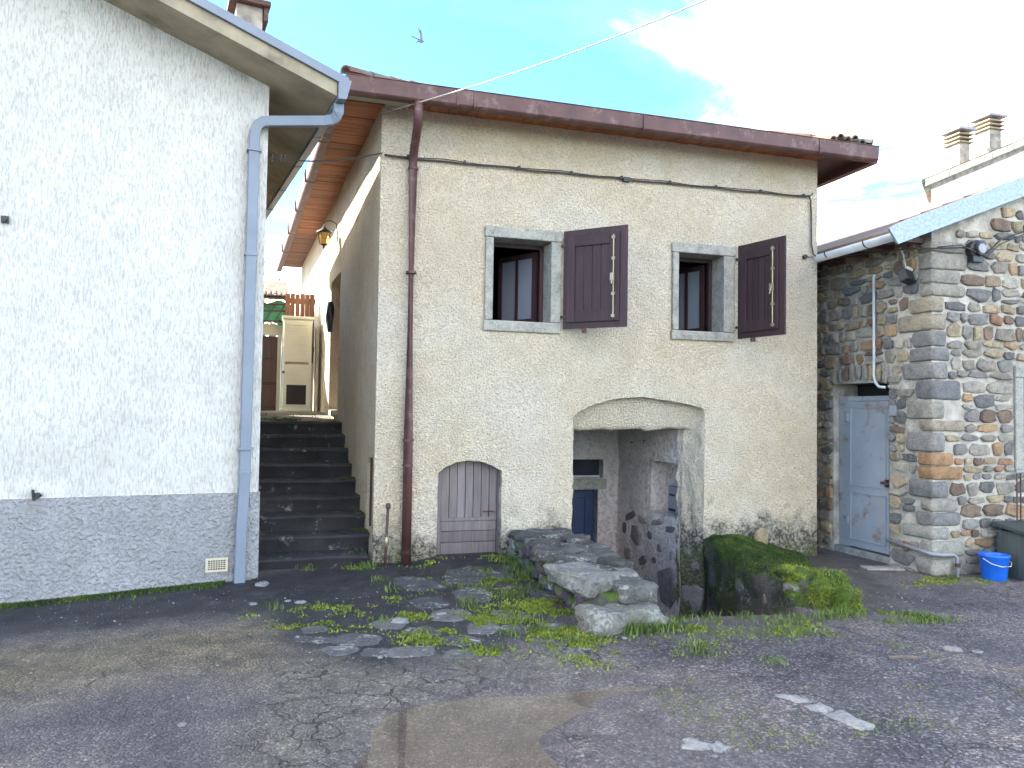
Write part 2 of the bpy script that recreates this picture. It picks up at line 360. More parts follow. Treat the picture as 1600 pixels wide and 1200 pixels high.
# ------------------------------------------------------------------ ground
FY = 8.12                                   # plane of the cream house's street front
def in_poly(x, y, P):
    r = np.zeros(np.shape(x), bool); n = len(P)
    for i in range(n):
        (x0, y0), (x1, y1) = P[i], P[(i+1) % n]
        c = ((y0 > y) != (y1 > y)) & (x < (x1-x0)*(y-y0)/((y1-y0) if y1 != y0 else 1e-9)+x0)
        r ^= c
    return r
def poly_d(x, y, P):
    """signed distance, positive inside"""
    d = np.full(np.shape(x), 1e9); n = len(P)
    for i in range(n):
        (x0, y0), (x1, y1) = P[i], P[(i+1) % n]
        ex, ey = x1-x0, y1-y0; t = np.clip(((x-x0)*ex+(y-y0)*ey)/(ex*ex+ey*ey+1e-12), 0, 1)
        d = np.minimum(d, np.hypot(x-x0-ex*t, y-y0-ey*t))
    return np.where(in_poly(x, y, P), d, -d)
TRENCH = [(2.95, 5.42), (4.15, 5.42), (4.30, 5.75), (4.86, 8.1), (4.86, 10.6), (3.05, 10.6), (3.08, 8.1), (2.80, 5.6)]
def ground_z(x, y):
    x = np.asarray(x, float); y = np.asarray(y, float)
    z = -0.13*smooth((x-3.0)/3.6) - 0.05*smooth((-x-0.3)/2.0)*smooth((y-5)/2.5)
    z = z + 0.05*smooth((y-6.9)/1.1)*smooth((x-1.3)/0.3)*smooth((2.6-x)/0.4)
    near = smooth((14-np.hypot(x-2, y-4))/6)
    z = z + near*(0.010*fbm(x*1.1, y*1.1, 3.3) + 0.0035*fbm(x*7, y*7, 9.1))
    for cx_, cy_, rx, ry, dp in ((0.86, 3.60, 0.44, 0.60, 0.028), (1.18, 4.0, 0.58, 0.26, 0.026), (1.95, 4.16, 0.42, 0.08, 0.017), (0.6, 3.1, 0.6, 0.5, 0.028)):
        z = z - dp*np.exp(-(((x-cx_)/rx)**2+((y-cy_)/ry)**2)**1.5)
    t = smooth(poly_d(x, y, TRENCH)/0.10)
    return z - t*np.clip((y-5.40)*0.45, 0, 1.36)
def axis(segs):
    out = [segs[0][0]]
    for a, b, s in segs:
        n = max(1, int(round((b-a)/s))); out += list(a+(b-a)*(np.arange(n)+1)/n)
    return np.array(out)
gx = axis([(-300, -60, 60), (-60, -12, 8), (-12, -3, 0.6), (-3, 7.6, 0.033), (7.6, 14, 0.5), (14, 60, 8), (60, 300, 60)])
gy = axis([(-200, -40, 40), (-40, -4, 4), (-4, 2.6, 0.3), (2.6, 8.3, 0.033), (8.3, 11, 0.1), (11, 40, 4), (40, 300, 52)])
GX, GY = np.meshgrid(gx, gy); GZ = ground_z(GX, GY)
nx_, ny_ = len(gx), len(gy)
gv = np.stack([GX.ravel(), GY.ravel(), GZ.ravel()], 1)
ii = (np.arange(ny_-1)[:, None]*nx_ + np.arange(nx_-1)[None, :]).ravel()
gf = np.stack([ii, ii+1, ii+nx_+1, ii+nx_], 1)
def np_mesh(name, v, f):
    me = bpy.data.meshes.new(name); me.vertices.add(len(v)); me.vertices.foreach_set('co', np.asarray(v, np.float32).ravel())
    k = f.shape[1]; me.loops.add(f.size); me.loops.foreach_set('vertex_index', f.astype(np.int32).ravel())
    me.polygons.add(len(f)); me.polygons.foreach_set('loop_start', np.arange(0, f.size, k, dtype=np.int32))
    try: me.polygons.foreach_set('loop_total', np.full(len(f), k, np.int32))
    except Exception: pass
    me.update(calc_edges=True); me.validate(); return me
gme = np_mesh('ground', gv, gf)
# zones of different surfacing; the tan band is reflected light painted into the colour
PAD = [(-0.21, 7.7), (0.94, 8.2), (3.01, 8.2), (2.25, 5.9), (1.7, 5.25), (1.2, 4.95), (0.55, 4.95), (0.1, 5.5), (-0.05, 6.4), (-2.6, 5.95), (-3.2, 6.4), (-3.2, 7.3)]
LIT_TAN = [(-2.8, 5.5), (-1.75, 5.86), (-0.02, 6.1), (0.10, 5.4), (0.3, 4.9), (-0.1, 4.85), (-0.5, 5.0), (-1.41, 4.75), (-2.8, 4.3)]
CR1 = [(-0.01, 5.04), (0.73, 4.99), (1.16, 4.35), (0.37, 3.66), (-0.3, 3.3), (-0.05, 4.39)]
CR2 = [(1.30, 5.05), (2.27, 5.30), (2.15, 4.54), (1.61, 4.29), (0.97, 4.41), (0.8, 4.8)]
X1, Y1 = gv[:, 0], gv[:, 1]
wob = 0.16*fbm(X1*1.7, Y1*1.7, 5.0) + 0.05*fbm(X1*8, Y1*8, 2.0)
def zone(P, w=0.12): return smooth((poly_d(X1, Y1, P)+wob)/w*0.5+0.5)
za = np.stack([zone(PAD, 0.16), zone(LIT_TAN, 0.5), np.maximum(zone(CR1, 0.25), zone(CR2, 0.2)), np.ones_like(X1)], 1)
silt = np.exp(-(((X1-1.5)/1.25)**2+((Y1-3.75)/0.75)**2)**1.4) + 0.8*np.exp(-(((X1-2.4)/0.6)**2+((Y1-4.3)/0.25)**2))
grav = smooth((X1-1.9+0.5*(Y1-3.4)*0.4)/1.2)*smooth((6.6-Y1)/1.0)
bank = smooth((poly_d(X1, Y1, [(2.0, 5.9), (2.2, 5.0), (2.7, 4.95), (4.3, 5.2), (5.3, 5.5), (6.4, 7.0), (6.4, 8.3), (4.8, 8.3), (3.0, 8.3)])+wob)/0.2*0.5+0.5)
zb = np.stack([np.clip(silt, 0, 1), grav, bank, np.ones_like(X1)], 1)
for nm, arr in (('zone_a', za), ('zone_b', zb)):
    at = gme.color_attributes.new(nm, 'FLOAT_COLOR', 'POINT'); at.data.foreach_set('color', arr.astype(np.float32).ravel())
def ground_mat():
    m, nt, b, pos = newmat('worn_asphalt')
    A = nd(nt, 'ShaderNodeSeparateColor', Color=nd(nt, 'ShaderNodeVertexColor', dict(layer_name='zone_a')).outputs[0]).outputs
    B = nd(nt, 'ShaderNodeSeparateColor', Color=nd(nt, 'ShaderNodeVertexColor', dict(layer_name='zone_b')).outputs[0]).outputs
    big = noise(nt, pos, 0.8, 5, 0.6, 0.5); mid = noise(nt, pos, 4.5, 6, 0.65); fine = noise(nt, pos, 70, 3, 0.7)
    agg = nd(nt, 'ShaderNodeTexVoronoi', Vector=pos, Scale=75.0)
    c = ramp(nt, big, [(0.32, (0.052, 0.048, 0.054)), (0.50, (0.108, 0.100, 0.102)), (0.70, (0.175, 0.152, 0.130))])
    c = mix(nt, math_(nt, 'MULTIPLY', A[1], 0.95), c, ramp(nt, mid, [(0.3, (0.105, 0.088, 0.060)), (0.7, (0.21, 0.175, 0.105))]))  # yellowish reflected light painted on as a tan band
    c = mix(nt, math_(nt, 'MULTIPLY', A[2], 0.8), c, ramp(nt, mid, [(0.3, (0.115, 0.105, 0.085)), (0.7, (0.185, 0.168, 0.13))]))
    c = mix(nt, math_(nt, 'MULTIPLY', B[0], 0.85), c, ramp(nt, mid, [(0.3, (0.115, 0.098, 0.092)), (0.7, (0.17, 0.147, 0.135))]))
    # stones in the binder
    sp = ramp(nt, nd(nt, 'ShaderNodeSeparateColor', Color=agg.outputs['Color']).outputs[0], [(0.0, (0.35, 0.35, 0.37)), (0.45, (0.8, 0.8, 0.84)), (0.8, (1.4, 1.35, 1.3)), (1.0, (3.2, 3.1, 3.0))])
    c = mix(nt, math_(nt, 'ADD', 0.45, math_(nt, 'MULTIPLY', B[1], 0.45)), c, sp, 'MULTIPLY')
    c = mix(nt, 0.6, c, ramp(nt, mid, [(0.28, (0.55, 0.54, 0.55)), (0.62, (1.15, 1.12, 1.08))]), 'MULTIPLY')
    # damp, moss-blackened concrete apron by the steps and house feet
    padc = ramp(nt, mid, [(0.3, (0.014, 0.013, 0.016)), (0.6, (0.032, 0.030, 0.032)), (0.80, (0.12, 0.115, 0.11))])
    c = mix(nt, math_(nt, 'MULTIPLY', A[0], 0.92), c, padc)
    c = mix(nt, math_(nt, 'MULTIPLY', B[2], 0.7), c, ramp(nt, mid, [(0.35, (0.050, 0.045, 0.038)), (0.7, (0.10, 0.088, 0.072))]))
    # pale specks: lime, grit
    w2 = nd(nt, 'ShaderNodeTexVoronoi', Vector=pos, Scale=13.0, Randomness=1.0)
    spk = math_(nt, 'MULTIPLY', ramp(nt, w2.outputs['Distance'], [(0.05, (1, 1, 1)), (0.13, (0, 0, 0))]), ramp(nt, nd(nt, 'ShaderNodeSeparateColor', Color=w2.outputs['Color']).outputs[1], [(0.72, (0, 0, 0)), (0.76, (1, 1, 1))]))
    c = mix(nt, math_(nt, 'MULTIPLY', spk, 0.8), c, (0.30, 0.29, 0.27))
    # cracks
    warp = nd(nt, 'ShaderNodeVectorMath', dict(operation='ADD'), i0=pos, i1=nd(nt, 'ShaderNodeVectorMath', dict(operation='SCALE'), i0=nd(nt, 'ShaderNodeTexNoise', Vector=pos, Scale=5.0, Detail=4.0).outputs[1], Scale=0.22).outputs[0]).outputs[0]
    cr = nd(nt, 'ShaderNodeTexVoronoi', dict(feature='DISTANCE_TO_EDGE'), Vector=warp, Scale=5.2).outputs[0]
    cr2 = nd(nt, 'ShaderNodeTexVoronoi', dict(feature='DISTANCE_TO_EDGE'), Vector=warp, Scale=1.5).outputs[0]
    line = math_(nt, 'MULTIPLY', ramp(nt, cr, [(0.006, (1, 1, 1)), (0.030, (0, 0, 0))]), math_(nt, 'MULTIPLY', A[2], ramp(nt, noise(nt, pos, 1.9, 3), [(0.40, (0, 0, 0)), (0.52, (1, 1, 1))])))
    line2 = math_(nt, 'MULTIPLY', ramp(nt, cr2, [(0.003, (1, 1, 1)), (0.010, (0, 0, 0))]), ramp(nt, noise(nt, pos, 1.1, 3), [(0.50, (0, 0, 0)), (0.60, (0.8, 0.8, 0.8))]))
    ln = math_(nt, 'MAXIMUM', line, line2)
    c = mix(nt, math_(nt, 'MULTIPLY', ln, 0.85), c, (0.022, 0.022, 0.018))
    h = math_(nt, 'SUBTRACT', math_(nt, 'ADD', math_(nt, 'MULTIPLY', agg.outputs['Distance'], -0.9), math_(nt, 'MULTIPLY', fine, 0.5)), math_(nt, 'MULTIPLY', ln, 1.5))
    damp = ramp(nt, noise(nt, pos, 1.3, 4), [(0.35, (0.42, 0.42, 0.42)), (0.65, (0.80, 0.80, 0.80))])
    setin(nt, b, Base_Color=c, Roughness=damp, Normal=bump(nt, h, 0.9, 0.014, bump(nt, mid, 0.5, 0.02)))
    b.inputs['Specular IOR Level'].default_value = 0.4
    return m
MAT['ground'] = ground_mat()
ground = struct(link('ground', gme, MAT['ground'], None, True, 0, False))
# water lies level in the hollow of the asphalt
pw = MB(); pw.add([(-0.4, 2.2, -0.0135), (3.0, 2.2, -0.0135), (3.0, 4.75, -0.0135), (-0.4, 4.75, -0.0135)], [(0, 1, 2, 3)])
# ------------------------------------------------------------------ plaster walls with openings
def wall_mesh(name, outer, holes, fn, material, parent, step=0.09, amp=0.006, seed=0.0):
    """outer / holes: (u, w) outlines. holes: dict(loop, back=None, depth). fn(u, w, d) -> xyz, d = depth into the wall"""
    def dens(P, s):
        out = []
        for i in range(len(P)):
            a, b = P[i], P[(i+1) % len(P)]; n = max(1, int(math.hypot(b[0]-a[0], b[1]-a[1])/s))
            out += [(lerp(a[0], b[0], k/n), lerp(a[1], b[1], k/n)) for k in range(n)]
        return out
    pts = []; edges = []
    loops = []
    for P in [outer]+[h['loop'] for h in holes]:
        o = len(pts); pts += P; edges += [(o+i, o+(i+1) % len(P)) for i in range(len(P))]; loops.append((o, len(P)))
    us = [p[0] for p in outer]; ws = [p[1] for p in outer]
    gu = np.arange(min(us)+step*0.6, max(us)-step*0.3, step); gw = np.arange(min(ws)+step*0.6, max(ws)-step*0.3, step)
    U_, W_ = [a.ravel() for a in np.meshgrid(gu, gw)]
    U_ = U_ + nr.uniform(-1, 1, U_.shape)*step*0.2; W_ = W_ + nr.uniform(-1, 1, W_.shape)*step*0.2
    ok = poly_d(U_, W_, outer) > step*0.4
    for h in holes: ok &= poly_d(U_, W_, h['loop']) < -step*0.4
    pts += list(zip(U_[ok], W_[ok]))
    vc, _, tris, ov, _, _ = delaunay_2d_cdt([Vector(p) for p in pts], edges, [], 0, 1e-5)
    v = np.array([(p.x, p.y) for p in vc]); t = np.array([f for f in tris if len(f) == 3])
    cc = v[t].mean(1); keep = in_poly(cc[:, 0], cc[:, 1], outer)
    for h in holes: keep &= ~in_poly(cc[:, 0], cc[:, 1], h['loop'])
    t = t[keep]
    mb = MB()
    d = amp*fbm(v[:, 0]*2.3+seed, v[:, 1]*2.3, 1.0)*1.6 + amp*0.5*fbm(v[:, 0]*11+seed, v[:, 1]*11, 4.0)
    # rounded arrises: pull the surface in a little next to an opening
    for h in holes:
        d = d + 0.012*np.clip(1-np.abs(poly_d(v[:, 0], v[:, 1], h['loop']))/0.03, 0, 1)
    mb.add([fn(a, b, c) for (a, b), c in zip(v, d)], [tuple(int(i) for i in f) for f in t])
    for h in holes:
        L = h['loop']; B = h.get('back') or L; n = len(L); rows = h.get('rows', 5); dep = h['depth']; rag = h.get('rag', 0.006)
        vs = []
        for r_ in range(rows+1):
            tt = r_/rows
            for i in range(n):
                a = lerp(L[i][0], B[i][0], tt); b_ = lerp(L[i][1], B[i][1], min(1.0, max(0.0, (tt-h.get('drop', (0, 1))[0])/(h.get('drop', (0, 1))[1]-h.get('drop', (0, 1))[0]))))
                if 0 < r_ :
                    k = rag*(float(fbm(a*5+seed, b_*7, tt*4+7.0, 3))+.5*float(fbm(a*16+seed, b_*16, tt*9+7.0, 2))); a += k; b_ += k*(b_ > 0)
                vs.append(fn(a, b_, 0.012+dep*tt))
        fs = [(r_*n+i, r_*n+(i+1) % n, (r_+1)*n+(i+1) % n, (r_+1)*n+i) for r_ in range(rows) for i in range(n)]
        mb.add(vs, fs)
    return mb.build(name, material, parent, True, 0, False)
def wobble(P, s, amp, seed=0.0):
    out = []
    for i in range(len(P)):
        a, b = P[i], P[(i+1) % len(P)]; n = max(1, int(math.hypot(b[0]-a[0], b[1]-a[1])/s))
        for k in range(n):
            u, w = lerp(a[0], b[0], k/n), lerp(a[1], b[1], k/n)
            out.append((u+amp*float(fbm(u*6+seed, w*6, 1.5)), w+amp*float(fbm(u*6+seed+40, w*6, 8.5))))
    return out
def rect(u0, u1, w0, w1): return [(u0, w0), (u1, w0), (u1, w1), (u0, w1)]

# ------------------------------------------------------------------ cream house
house = thing('cream_house', 'cream roughcast house with two open brown-shuttered windows and arched alcove', 'house', (3.6, 8.3, 0))
fmap = lambda u, w, d: (u, FY+d, w)
SX = lambda Y: 0.92 - 0.062*(Y-FY)                         # the side wall runs slightly askew
smap = lambda u, w, d: (SX(u)+d, u, w)
W1, W2 = (2.075, 2.96, 2.49, 3.63), (4.355, 5.19, 2.49, 3.63)
arch = [(3.13, -1.42), (4.80, -1.42), (4.80, 0.3), (4.82, 1.66), (4.60, 1.715), (4.30, 1.765), (4.0, 1.79), (3.7, 1.77), (3.4, 1.70), (3.22, 1.62), (3.14, 1.55)]
archw = wobble(arch, 0.06, 0.014, 3)
def inner(p):
    u, w = p; return (3.22 if u < 3.3 and w < 1.5 else lerp(3.2, 4.66, min(1, max(0, (u-3.13)/1.69))), min(w, 1.41+0.03*float(fbm(u*2.2, 0.5, 2.0))) if w > 1.3 else w)
cell = [(1.60, 0.03), (2.31, 0.03), (2.31, 0.95), (2.2, 1.01), (2.07, 1.05), (1.93, 1.065), (1.8, 1.04), (1.68, 0.99), (1.60, 0.93)]
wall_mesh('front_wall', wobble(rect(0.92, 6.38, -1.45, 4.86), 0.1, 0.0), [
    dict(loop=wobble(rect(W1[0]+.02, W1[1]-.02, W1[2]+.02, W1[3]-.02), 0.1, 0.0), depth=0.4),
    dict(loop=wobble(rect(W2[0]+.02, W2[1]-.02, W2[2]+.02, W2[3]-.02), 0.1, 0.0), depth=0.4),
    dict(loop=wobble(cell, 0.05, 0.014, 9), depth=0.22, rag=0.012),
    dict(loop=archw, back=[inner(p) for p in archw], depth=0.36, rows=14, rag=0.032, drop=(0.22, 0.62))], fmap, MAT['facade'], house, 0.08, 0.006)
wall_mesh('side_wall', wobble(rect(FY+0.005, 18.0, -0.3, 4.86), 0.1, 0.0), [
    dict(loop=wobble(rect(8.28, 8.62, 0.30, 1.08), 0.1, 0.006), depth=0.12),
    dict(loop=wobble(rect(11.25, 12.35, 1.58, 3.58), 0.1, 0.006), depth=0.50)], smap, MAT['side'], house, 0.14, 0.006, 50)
o = MB().box(6.38, 6.40, FY+.02, 18, -1.0, 4.86).box(SX(18), 6.4, 18.0, 18.2, -1, 4.86).build('rear_walls', MAT['side'], house)
# rooms behind the windows
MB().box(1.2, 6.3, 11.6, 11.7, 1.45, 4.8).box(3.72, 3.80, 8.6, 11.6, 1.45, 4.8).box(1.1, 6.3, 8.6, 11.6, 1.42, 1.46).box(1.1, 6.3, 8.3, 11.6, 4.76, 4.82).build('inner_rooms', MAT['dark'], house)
# doors of the side
dside = MB().box(SX(11.8)+.42, SX(11.8)+.50, 11.2, 12.4, 1.58, 3.6).build('side_door', MAT['dark_wood'], house)
for zz_ in (1.75, 2.65): MB().box(SX(11.8)+.39, SX(11.8)+.4195, 11.42, 12.2, zz_, zz_+.75).build('panel', MAT['dark_wood'], dside, False, 0.01)
MB().box(SX(11.8)-.03, SX(11.8)+.28, 11.2, 12.42, 1.50, 1.579).build('door_step', MAT['frame_stone'], house, False, 0.01)
hat = MB().box(SX(8.45)+.07, SX(8.45)+.11, 8.26, 8.64, 0.30, 1.10).build('side_hatch', MAT['dark_wood'], house)
MB().box(SX(8.45)+.03, SX(8.45)+.068, 8.30, 8.335, 0.32, 1.07).box(SX(8.45)+.03, SX(8.45)+.068, 8.56, 8.60, 0.32, 1.07).build('batten', MAT['dark_wood'], hat)

def window(W, inn, pane_dir):
    fr = MB().box(0, 0.001, 0, 0.001, 0, 0.001)
    u0, u1, w0, w1 = W; i0, i1, j0, j1 = inn
    win = MB().box(i0, i0+.045, 8.36, 8.42, j0, j1).box(i1-.045, i1, 8.36, 8.42, j0, j1).box(i0+.045, i1-.045, 8.36, 8.42, j1-.045, j1).box(i0+.045, i1-.045, 8.36, 8.42, j0, j0+.03).build('window', MAT['shutter'], house)
    e = 0.012
    for nm, (a, b, c, d_), dy in (('lintel', (u0-.01, u1+.015, j1, w1+.005), 0.0), ('sill', (u0-.012, u1, w0-.01, j0), 0.004), ('jamb', (u0, i0, j0+.002, j1-.002), 0.003), ('jamb', (i1, u1-.005, j0+.002, j1-.002), 0.003)):
        MB().box(a, b, FY-.035+dy, 8.43, c, d_).build(nm, MAT['frame_stone'], win, False, e)
    # casement opened into the room, hinged on the right
    hx, hy, L, an = i1-.05, 8.46, (i1-i0)*0.94, RAD(pane_dir)
    M = Matrix.Translation((hx, hy, 0)) @ Matrix.Rotation(-an, 4, 'Z') @ Matrix.Scale(-1, 4, (1, 0, 0))
    lf = MB()
    for (a, b, c, d_) in ((0, .06, j0+.03, j1-.05), (L-.06, L, j0+.03, j1-.05), (.06, L-.06, j1-.11, j1-.05), (.06, L-.06, j0+.03, j0+.09), (L*.5-.02, L*.5+.02, j0+.09, j1-.11)):
        lf.box(a, b, -.02, .02, c, d_, M)
    lo = lf.build('casement', MAT['shutter'], win)
    for k in (0, 1):
        a = .06 if k == 0 else L*.5+.02
        MB().box(a, a+L*.5-.08, -.004, .004, j0+.09, j1-.11, M).build('pane', MAT['pane'], win)
    return win
window(W1, (2.165, 2.835, 2.60, 3.515), 62)
window(W2, (4.435, 5.035, 2.59, 3.515), 72)

def shutter(hx, hy, w, zb, zt, ang):
    M = Matrix.Translation((hx, hy, 0)) @ Matrix.Rotation(-RAD(ang), 4, 'Z')
    sh = MB()
    nb = 5
    s = MB().box(0, w, 0.0, 0.022, zb, zt, M).build('shutter', MAT['shutter'], house, False, 0.003)
    fr = 0.045; fo = -0.024            # raised framing on the room side (faces the street when open)
    for (a, b, c, d_) in ((.05, .05+.10, zb+.07, zt-.07), (w-.20, w-.085, zb+.07, zt-.07), (.15, w-.20, zt-.19, zt-.07), (.15, w-.20, zb+.07, zb+.20)):
        MB().box(a, b, fo, -0.0005, c, d_, M).build('frame_rail', MAT['shutter'], s, False, 0.004)
    pw_ = (w-.35)/4
    for k in range(4):
        MB().box(.151+k*pw_+.002, .151+(k+1)*pw_-.004, -0.007, -0.0005, zb+.201, zt-.191, M).build('board', MAT['shutter'], s)
    rod = MB(); xr = w-.145
    rod.tube([M @ Vector((xr, -.038, zb+.10)), M @ Vector((xr, -.038, zt-.10))], 0.0085, 8)
    for zc in (zb+.12, zb+.36, zt-.36, zt-.13): rod.box(xr-.018, xr+.018, -.05, -.0245, zc-.015, zc+.015, M)
    rod.box(xr-.03, xr+.012, -.062, -.03, (zb+zt)/2-.05, (zb+zt)/2+.03, M)
    rod.tube([M @ Vector((xr, -.055, (zb+zt)/2)), M @ Vector((xr-.01, -.075, (zb+zt)/2-.09))], 0.008, 6)
    rod.build('locking_rod', MAT['brass'], s)
    rest = MB().box(w*.32, w*.36, -.03, .03, zb-.05, zb-.002, M).build('latch', MAT['iron'], s)
    for zc in (zb+.14, zt-.16): MB().box(-.035, .07, -.004, .03, zc-.014, zc+.014, M).build('hinge', MAT['iron'], s)
    return s
shutter(2.972, 8.068, 0.76, 2.53, 3.635, 46)
shutter(5.212, 8.068, 0.70, 2.515, 3.64, 76)

# cellar door: boards on edge above, lying boards below
cd = MB().prism([(1.58, .03), (2.34, .03), (2.34, 1.0), (1.95, 1.12), (1.58, 1.0)], lambda u, w, d: (u, FY+d, w), .158, .20).build('cellar_door', MAT['cellar'], house)
for a, b in ((1.60, 1.655), (2.285, 2.32)): MB().box(a, b, FY+.10, FY+.157, 0.03, 0.95).build('door_post', MAT['cellar'], cd)
def archz(u): return 0.90+0.125*(1-((u-1.95)/0.36)**2)
nb = 7; bw = (2.285-1.657)/nb
for k in range(nb):
    a, b = 1.657+k*bw+.003, 1.657+(k+1)*bw-.003
    MB().prism([(a, 0.43), (b, 0.43), (b, archz(b)+.06), (a, archz(a)+.06)], lambda u, w, d: (u, FY+d, w), 0.120+rng.uniform(-.002, .002), 0.150).build('board', MAT['cellar'], cd, False, 0.003)
for z0, z1, dd in ((0.035, .165, .118), (.170, .285, .120), (.290, .395, .117), (.398, .432, .108)):
    MB().box(1.66, 2.28, FY+dd, FY+.155, z0, z1).build('board', MAT['cellar'], cd, False, 0.004)
MB().tube([(2.13, FY+.105, .50), (2.22, FY+.09, .50), (2.26, FY+.105, .49)], .008, 6).build('latch', MAT['iron'], cd)
MB().box(1.58, 2.33, FY-.05, FY+.25, -0.10, 0.028).build('threshold', MAT['frame_stone'], house, False, 0.012)

# alcove: splayed head, side wall with a niche, blue door at the back
amap = lambda u, w, d: (4.66+d, u, w)
NI = wobble([(8.50, 0.30), (9.24, 0.34), (9.24, 0.98), (8.9, 1.0), (8.50, 0.98)], 0.06, 0.02, 6)
wall_mesh('alcove_side_wall', wobble(rect(8.42, 10.30, -1.45, 1.60), 0.1, 0.0), [dict(loop=NI, depth=0.25, rag=0.02)], amap, MAT['alcove'], house, 0.06, 0.02, 20)
MB().box(4.90, 4.92, 8.3, 9.4, 0.1, 1.2).build('niche_back', MAT['alcove'], house)
bmap = lambda u, w, d: (u, 10.27+d, w)
wall_mesh('alcove_back_wall', wobble(rect(2.9, 4.70, -1.45, 1.60), 0.1, 0.0), [dict(loop=rect(3.45, 4.36, -1.44, 0.50), depth=0.22), dict(loop=rect(3.45, 4.44, 0.665, 0.93), depth=0.22)], bmap, MAT['alcove'], house, 0.08, 0.012, 33)
MB().box(3.0, 3.02, 8.5, 10.3, -1.45, 1.6).box(3.0, 4.9, 8.46, 10.3, 1.53, 1.58).build('alcove_ceiling', MAT['alcove'], house)
MB().box(3.43, 4.47, 10.22, 10.30, 0.515, 0.655).build('door_lintel', MAT['frame_stone'], house, False, 0.008)
bd = MB().box(3.44, 4.37, 10.44, 10.50, -1.44, 0.51).build('blue_door', MAT['blue_door'], house)
for (a, b, c, d_) in ((3.48, 3.58, -1.4, .47), (4.22, 4.33, -1.4, .47), (3.58, 4.22, .37, .47), (3.58, 4.22, -.35, -.2), (3.58, 4.22, -1.4, -1.25)):
    MB().box(a, b, 10.42, 10.439, c, d_).build('door_rail', MAT['blue_door'], bd, False, 0.004)
tr = MB().box(3.44, 4.45, 10.44, 10.46, 0.66, 0.94).build('transom_window', MAT['dark_pane'], house)
MB().box(3.44, 4.45, 10.40, 10.43, 0.665, 0.69).build('glazing_bar', MAT['white_metal'], tr)
MB().tube([(4.63, 9.33, 1.24), (4.60, 9.33, 1.25), (4.60, 9.33, 1.20)], .007, 6).build('hook', MAT['iron'], house)
MB().tube([(4.65, 9.75, 1.20), (4.61, 9.75, 1.20)], .01, 6).build('hook', MAT['iron'], house)
mbx = thing('meter_box', 'grey meter box standing in the niche of the alcove', 'meter box', (4.80, 8.81, 0.34))
MB().box(4.76, 4.86, 8.70, 8.93, 0.35, 0.68).build('case', MAT['grey_box'], mbx, False, 0.008)
MB().box(4.75, 4.7595, 8.74, 8.88, 0.56, 0.585).build('slot', MAT['black'], mbx)
MB().box(4.75, 4.7595, 8.73, 8.90, 0.37, 0.40).build('slot', MAT['black'], mbx)

# roof: hipped, boxed gutter all round, boarded soffit
EX0 = lambda Y: SX(Y)-0.44
zt_ = 4.93
rf = MB()
A_, B_, C_, D_ = (EX0(7.72), 7.72, zt_), (6.86, 7.72, zt_), (6.86, 18.4, zt_), (EX0(18.4), 18.4, zt_)
R0, R1 = (3.6, 10.9, 6.05), (3.3, 15.3, 6.05)
rf.add([A_, B_, C_, D_, R0, R1], [(0, 1, 4), (1, 2, 5, 4), (2, 3, 5), (3, 0, 4, 5), (3, 2, 1, 0)])
roof = rf.build('roof', MAT['tile'], house)
def half_tile(parent, p, direction, r=0.07, L=0.42, name='ridge_tile'):
    d_ = Vector(direction).normalized(); s_ = d_.cross(Vector((0, 0, 1))).normalized(); u_ = s_.cross(d_)
    mb = MB(); vs = []; n = 7
    for e_, rr in ((0, r), (1, r*0.82)):
        for th in (0, 0.015):
            for k in range(n+1):
                a = math.pi*k/n; vs.append(Vector(p)+d_*L*e_+s_*(rr-th)*math.cos(a)+u_*(rr-th)*math.sin(a))
    m_ = n+1; fs = []
    for k in range(n): fs += [(k, k+1, 2*m_+k+1, 2*m_+k), (m_+k+1, m_+k, 3*m_+k, 3*m_+k+1), (k, m_+k, m_+k+1, k+1), (2*m_+k, 2*m_+k+1, 3*m_+k+1, 3*m_+k)]
    fs += [(0, 2*m_, 3*m_, m_), (n, m_+n, 3*m_+n, 2*m_+n)]
    mb.add(vs, fs); return mb.build(name, MAT['tile'], parent, False)
for a, b in ((A_, R0), (B_, R0)):
    va, vb = Vector(a), Vector(b); d_ = (vb-va); n = int(d_.length/0.36)
    for k in range(n):
        half_tile(roof, va+d_*(k/n)+Vector((rng.uniform(-.01, .01), 0, 0.02+rng.uniform(0, .012))), d_)
for k in range(7, 12):                         # a few eaves tiles that show over the gutter by the right corner
    x = 5.55+k*0.105
    half_tile(roof, (x, 7.70, zt_+.012+0.05*abs(math.sin(k*1.7))*(k > 7)), (0, 1, 0.34), 0.05, 0.4, 'eaves_tile')
# gutters (boxed, brown)
def boxgutter(p0, p1, out, name='gutter', h=0.175, w=0.12):
    p0, p1, out = Vector(p0), Vector(p1), Vector(out).normalized()
    prof = [(0, 0), (0, -h), (w*0.80, -h), (w*0.92, -h*0.90), (w, -0.012), (w*1.06, -0.006), (w*1.06, 0), (w*0.97, 0), (w*0.85, -h+.02), (0.012, -h+.02), (0.012, 0)]
    mb = MB(); n = len(prof)
    vs = [p+out*a+Vector((0, 0, b)) for p in (p0, p1) for a, b in prof]
    fs = [(k, (k+1) % n, (k+1) % n+n, k+n) for k in range(n)] + [(0, 1, 2, 3, 4, 5, 6, 7, 8, 9, 10), tuple(range(2*n-1, n-1, -1))]
    mb.add(vs, fs); return mb.build(name, MAT['brown_metal'], house)
gz = 4.905
g1 = boxgutter((EX0(7.70)-.0, 7.735, gz), (6.88, 7.735, gz), (0, -1, 0))
for x in (1.62, 1.80, 3.72, 6.02):
    MB().box(x, x+.012, 7.735-.127, 7.733, gz-.179, gz-.004).build('gutter_joint', MAT['brown_metal'], g1)
sdir = Vector((-0.062, 1, 0)).normalized(); sout = Vector((-1, -0.062, 0)).normalized()
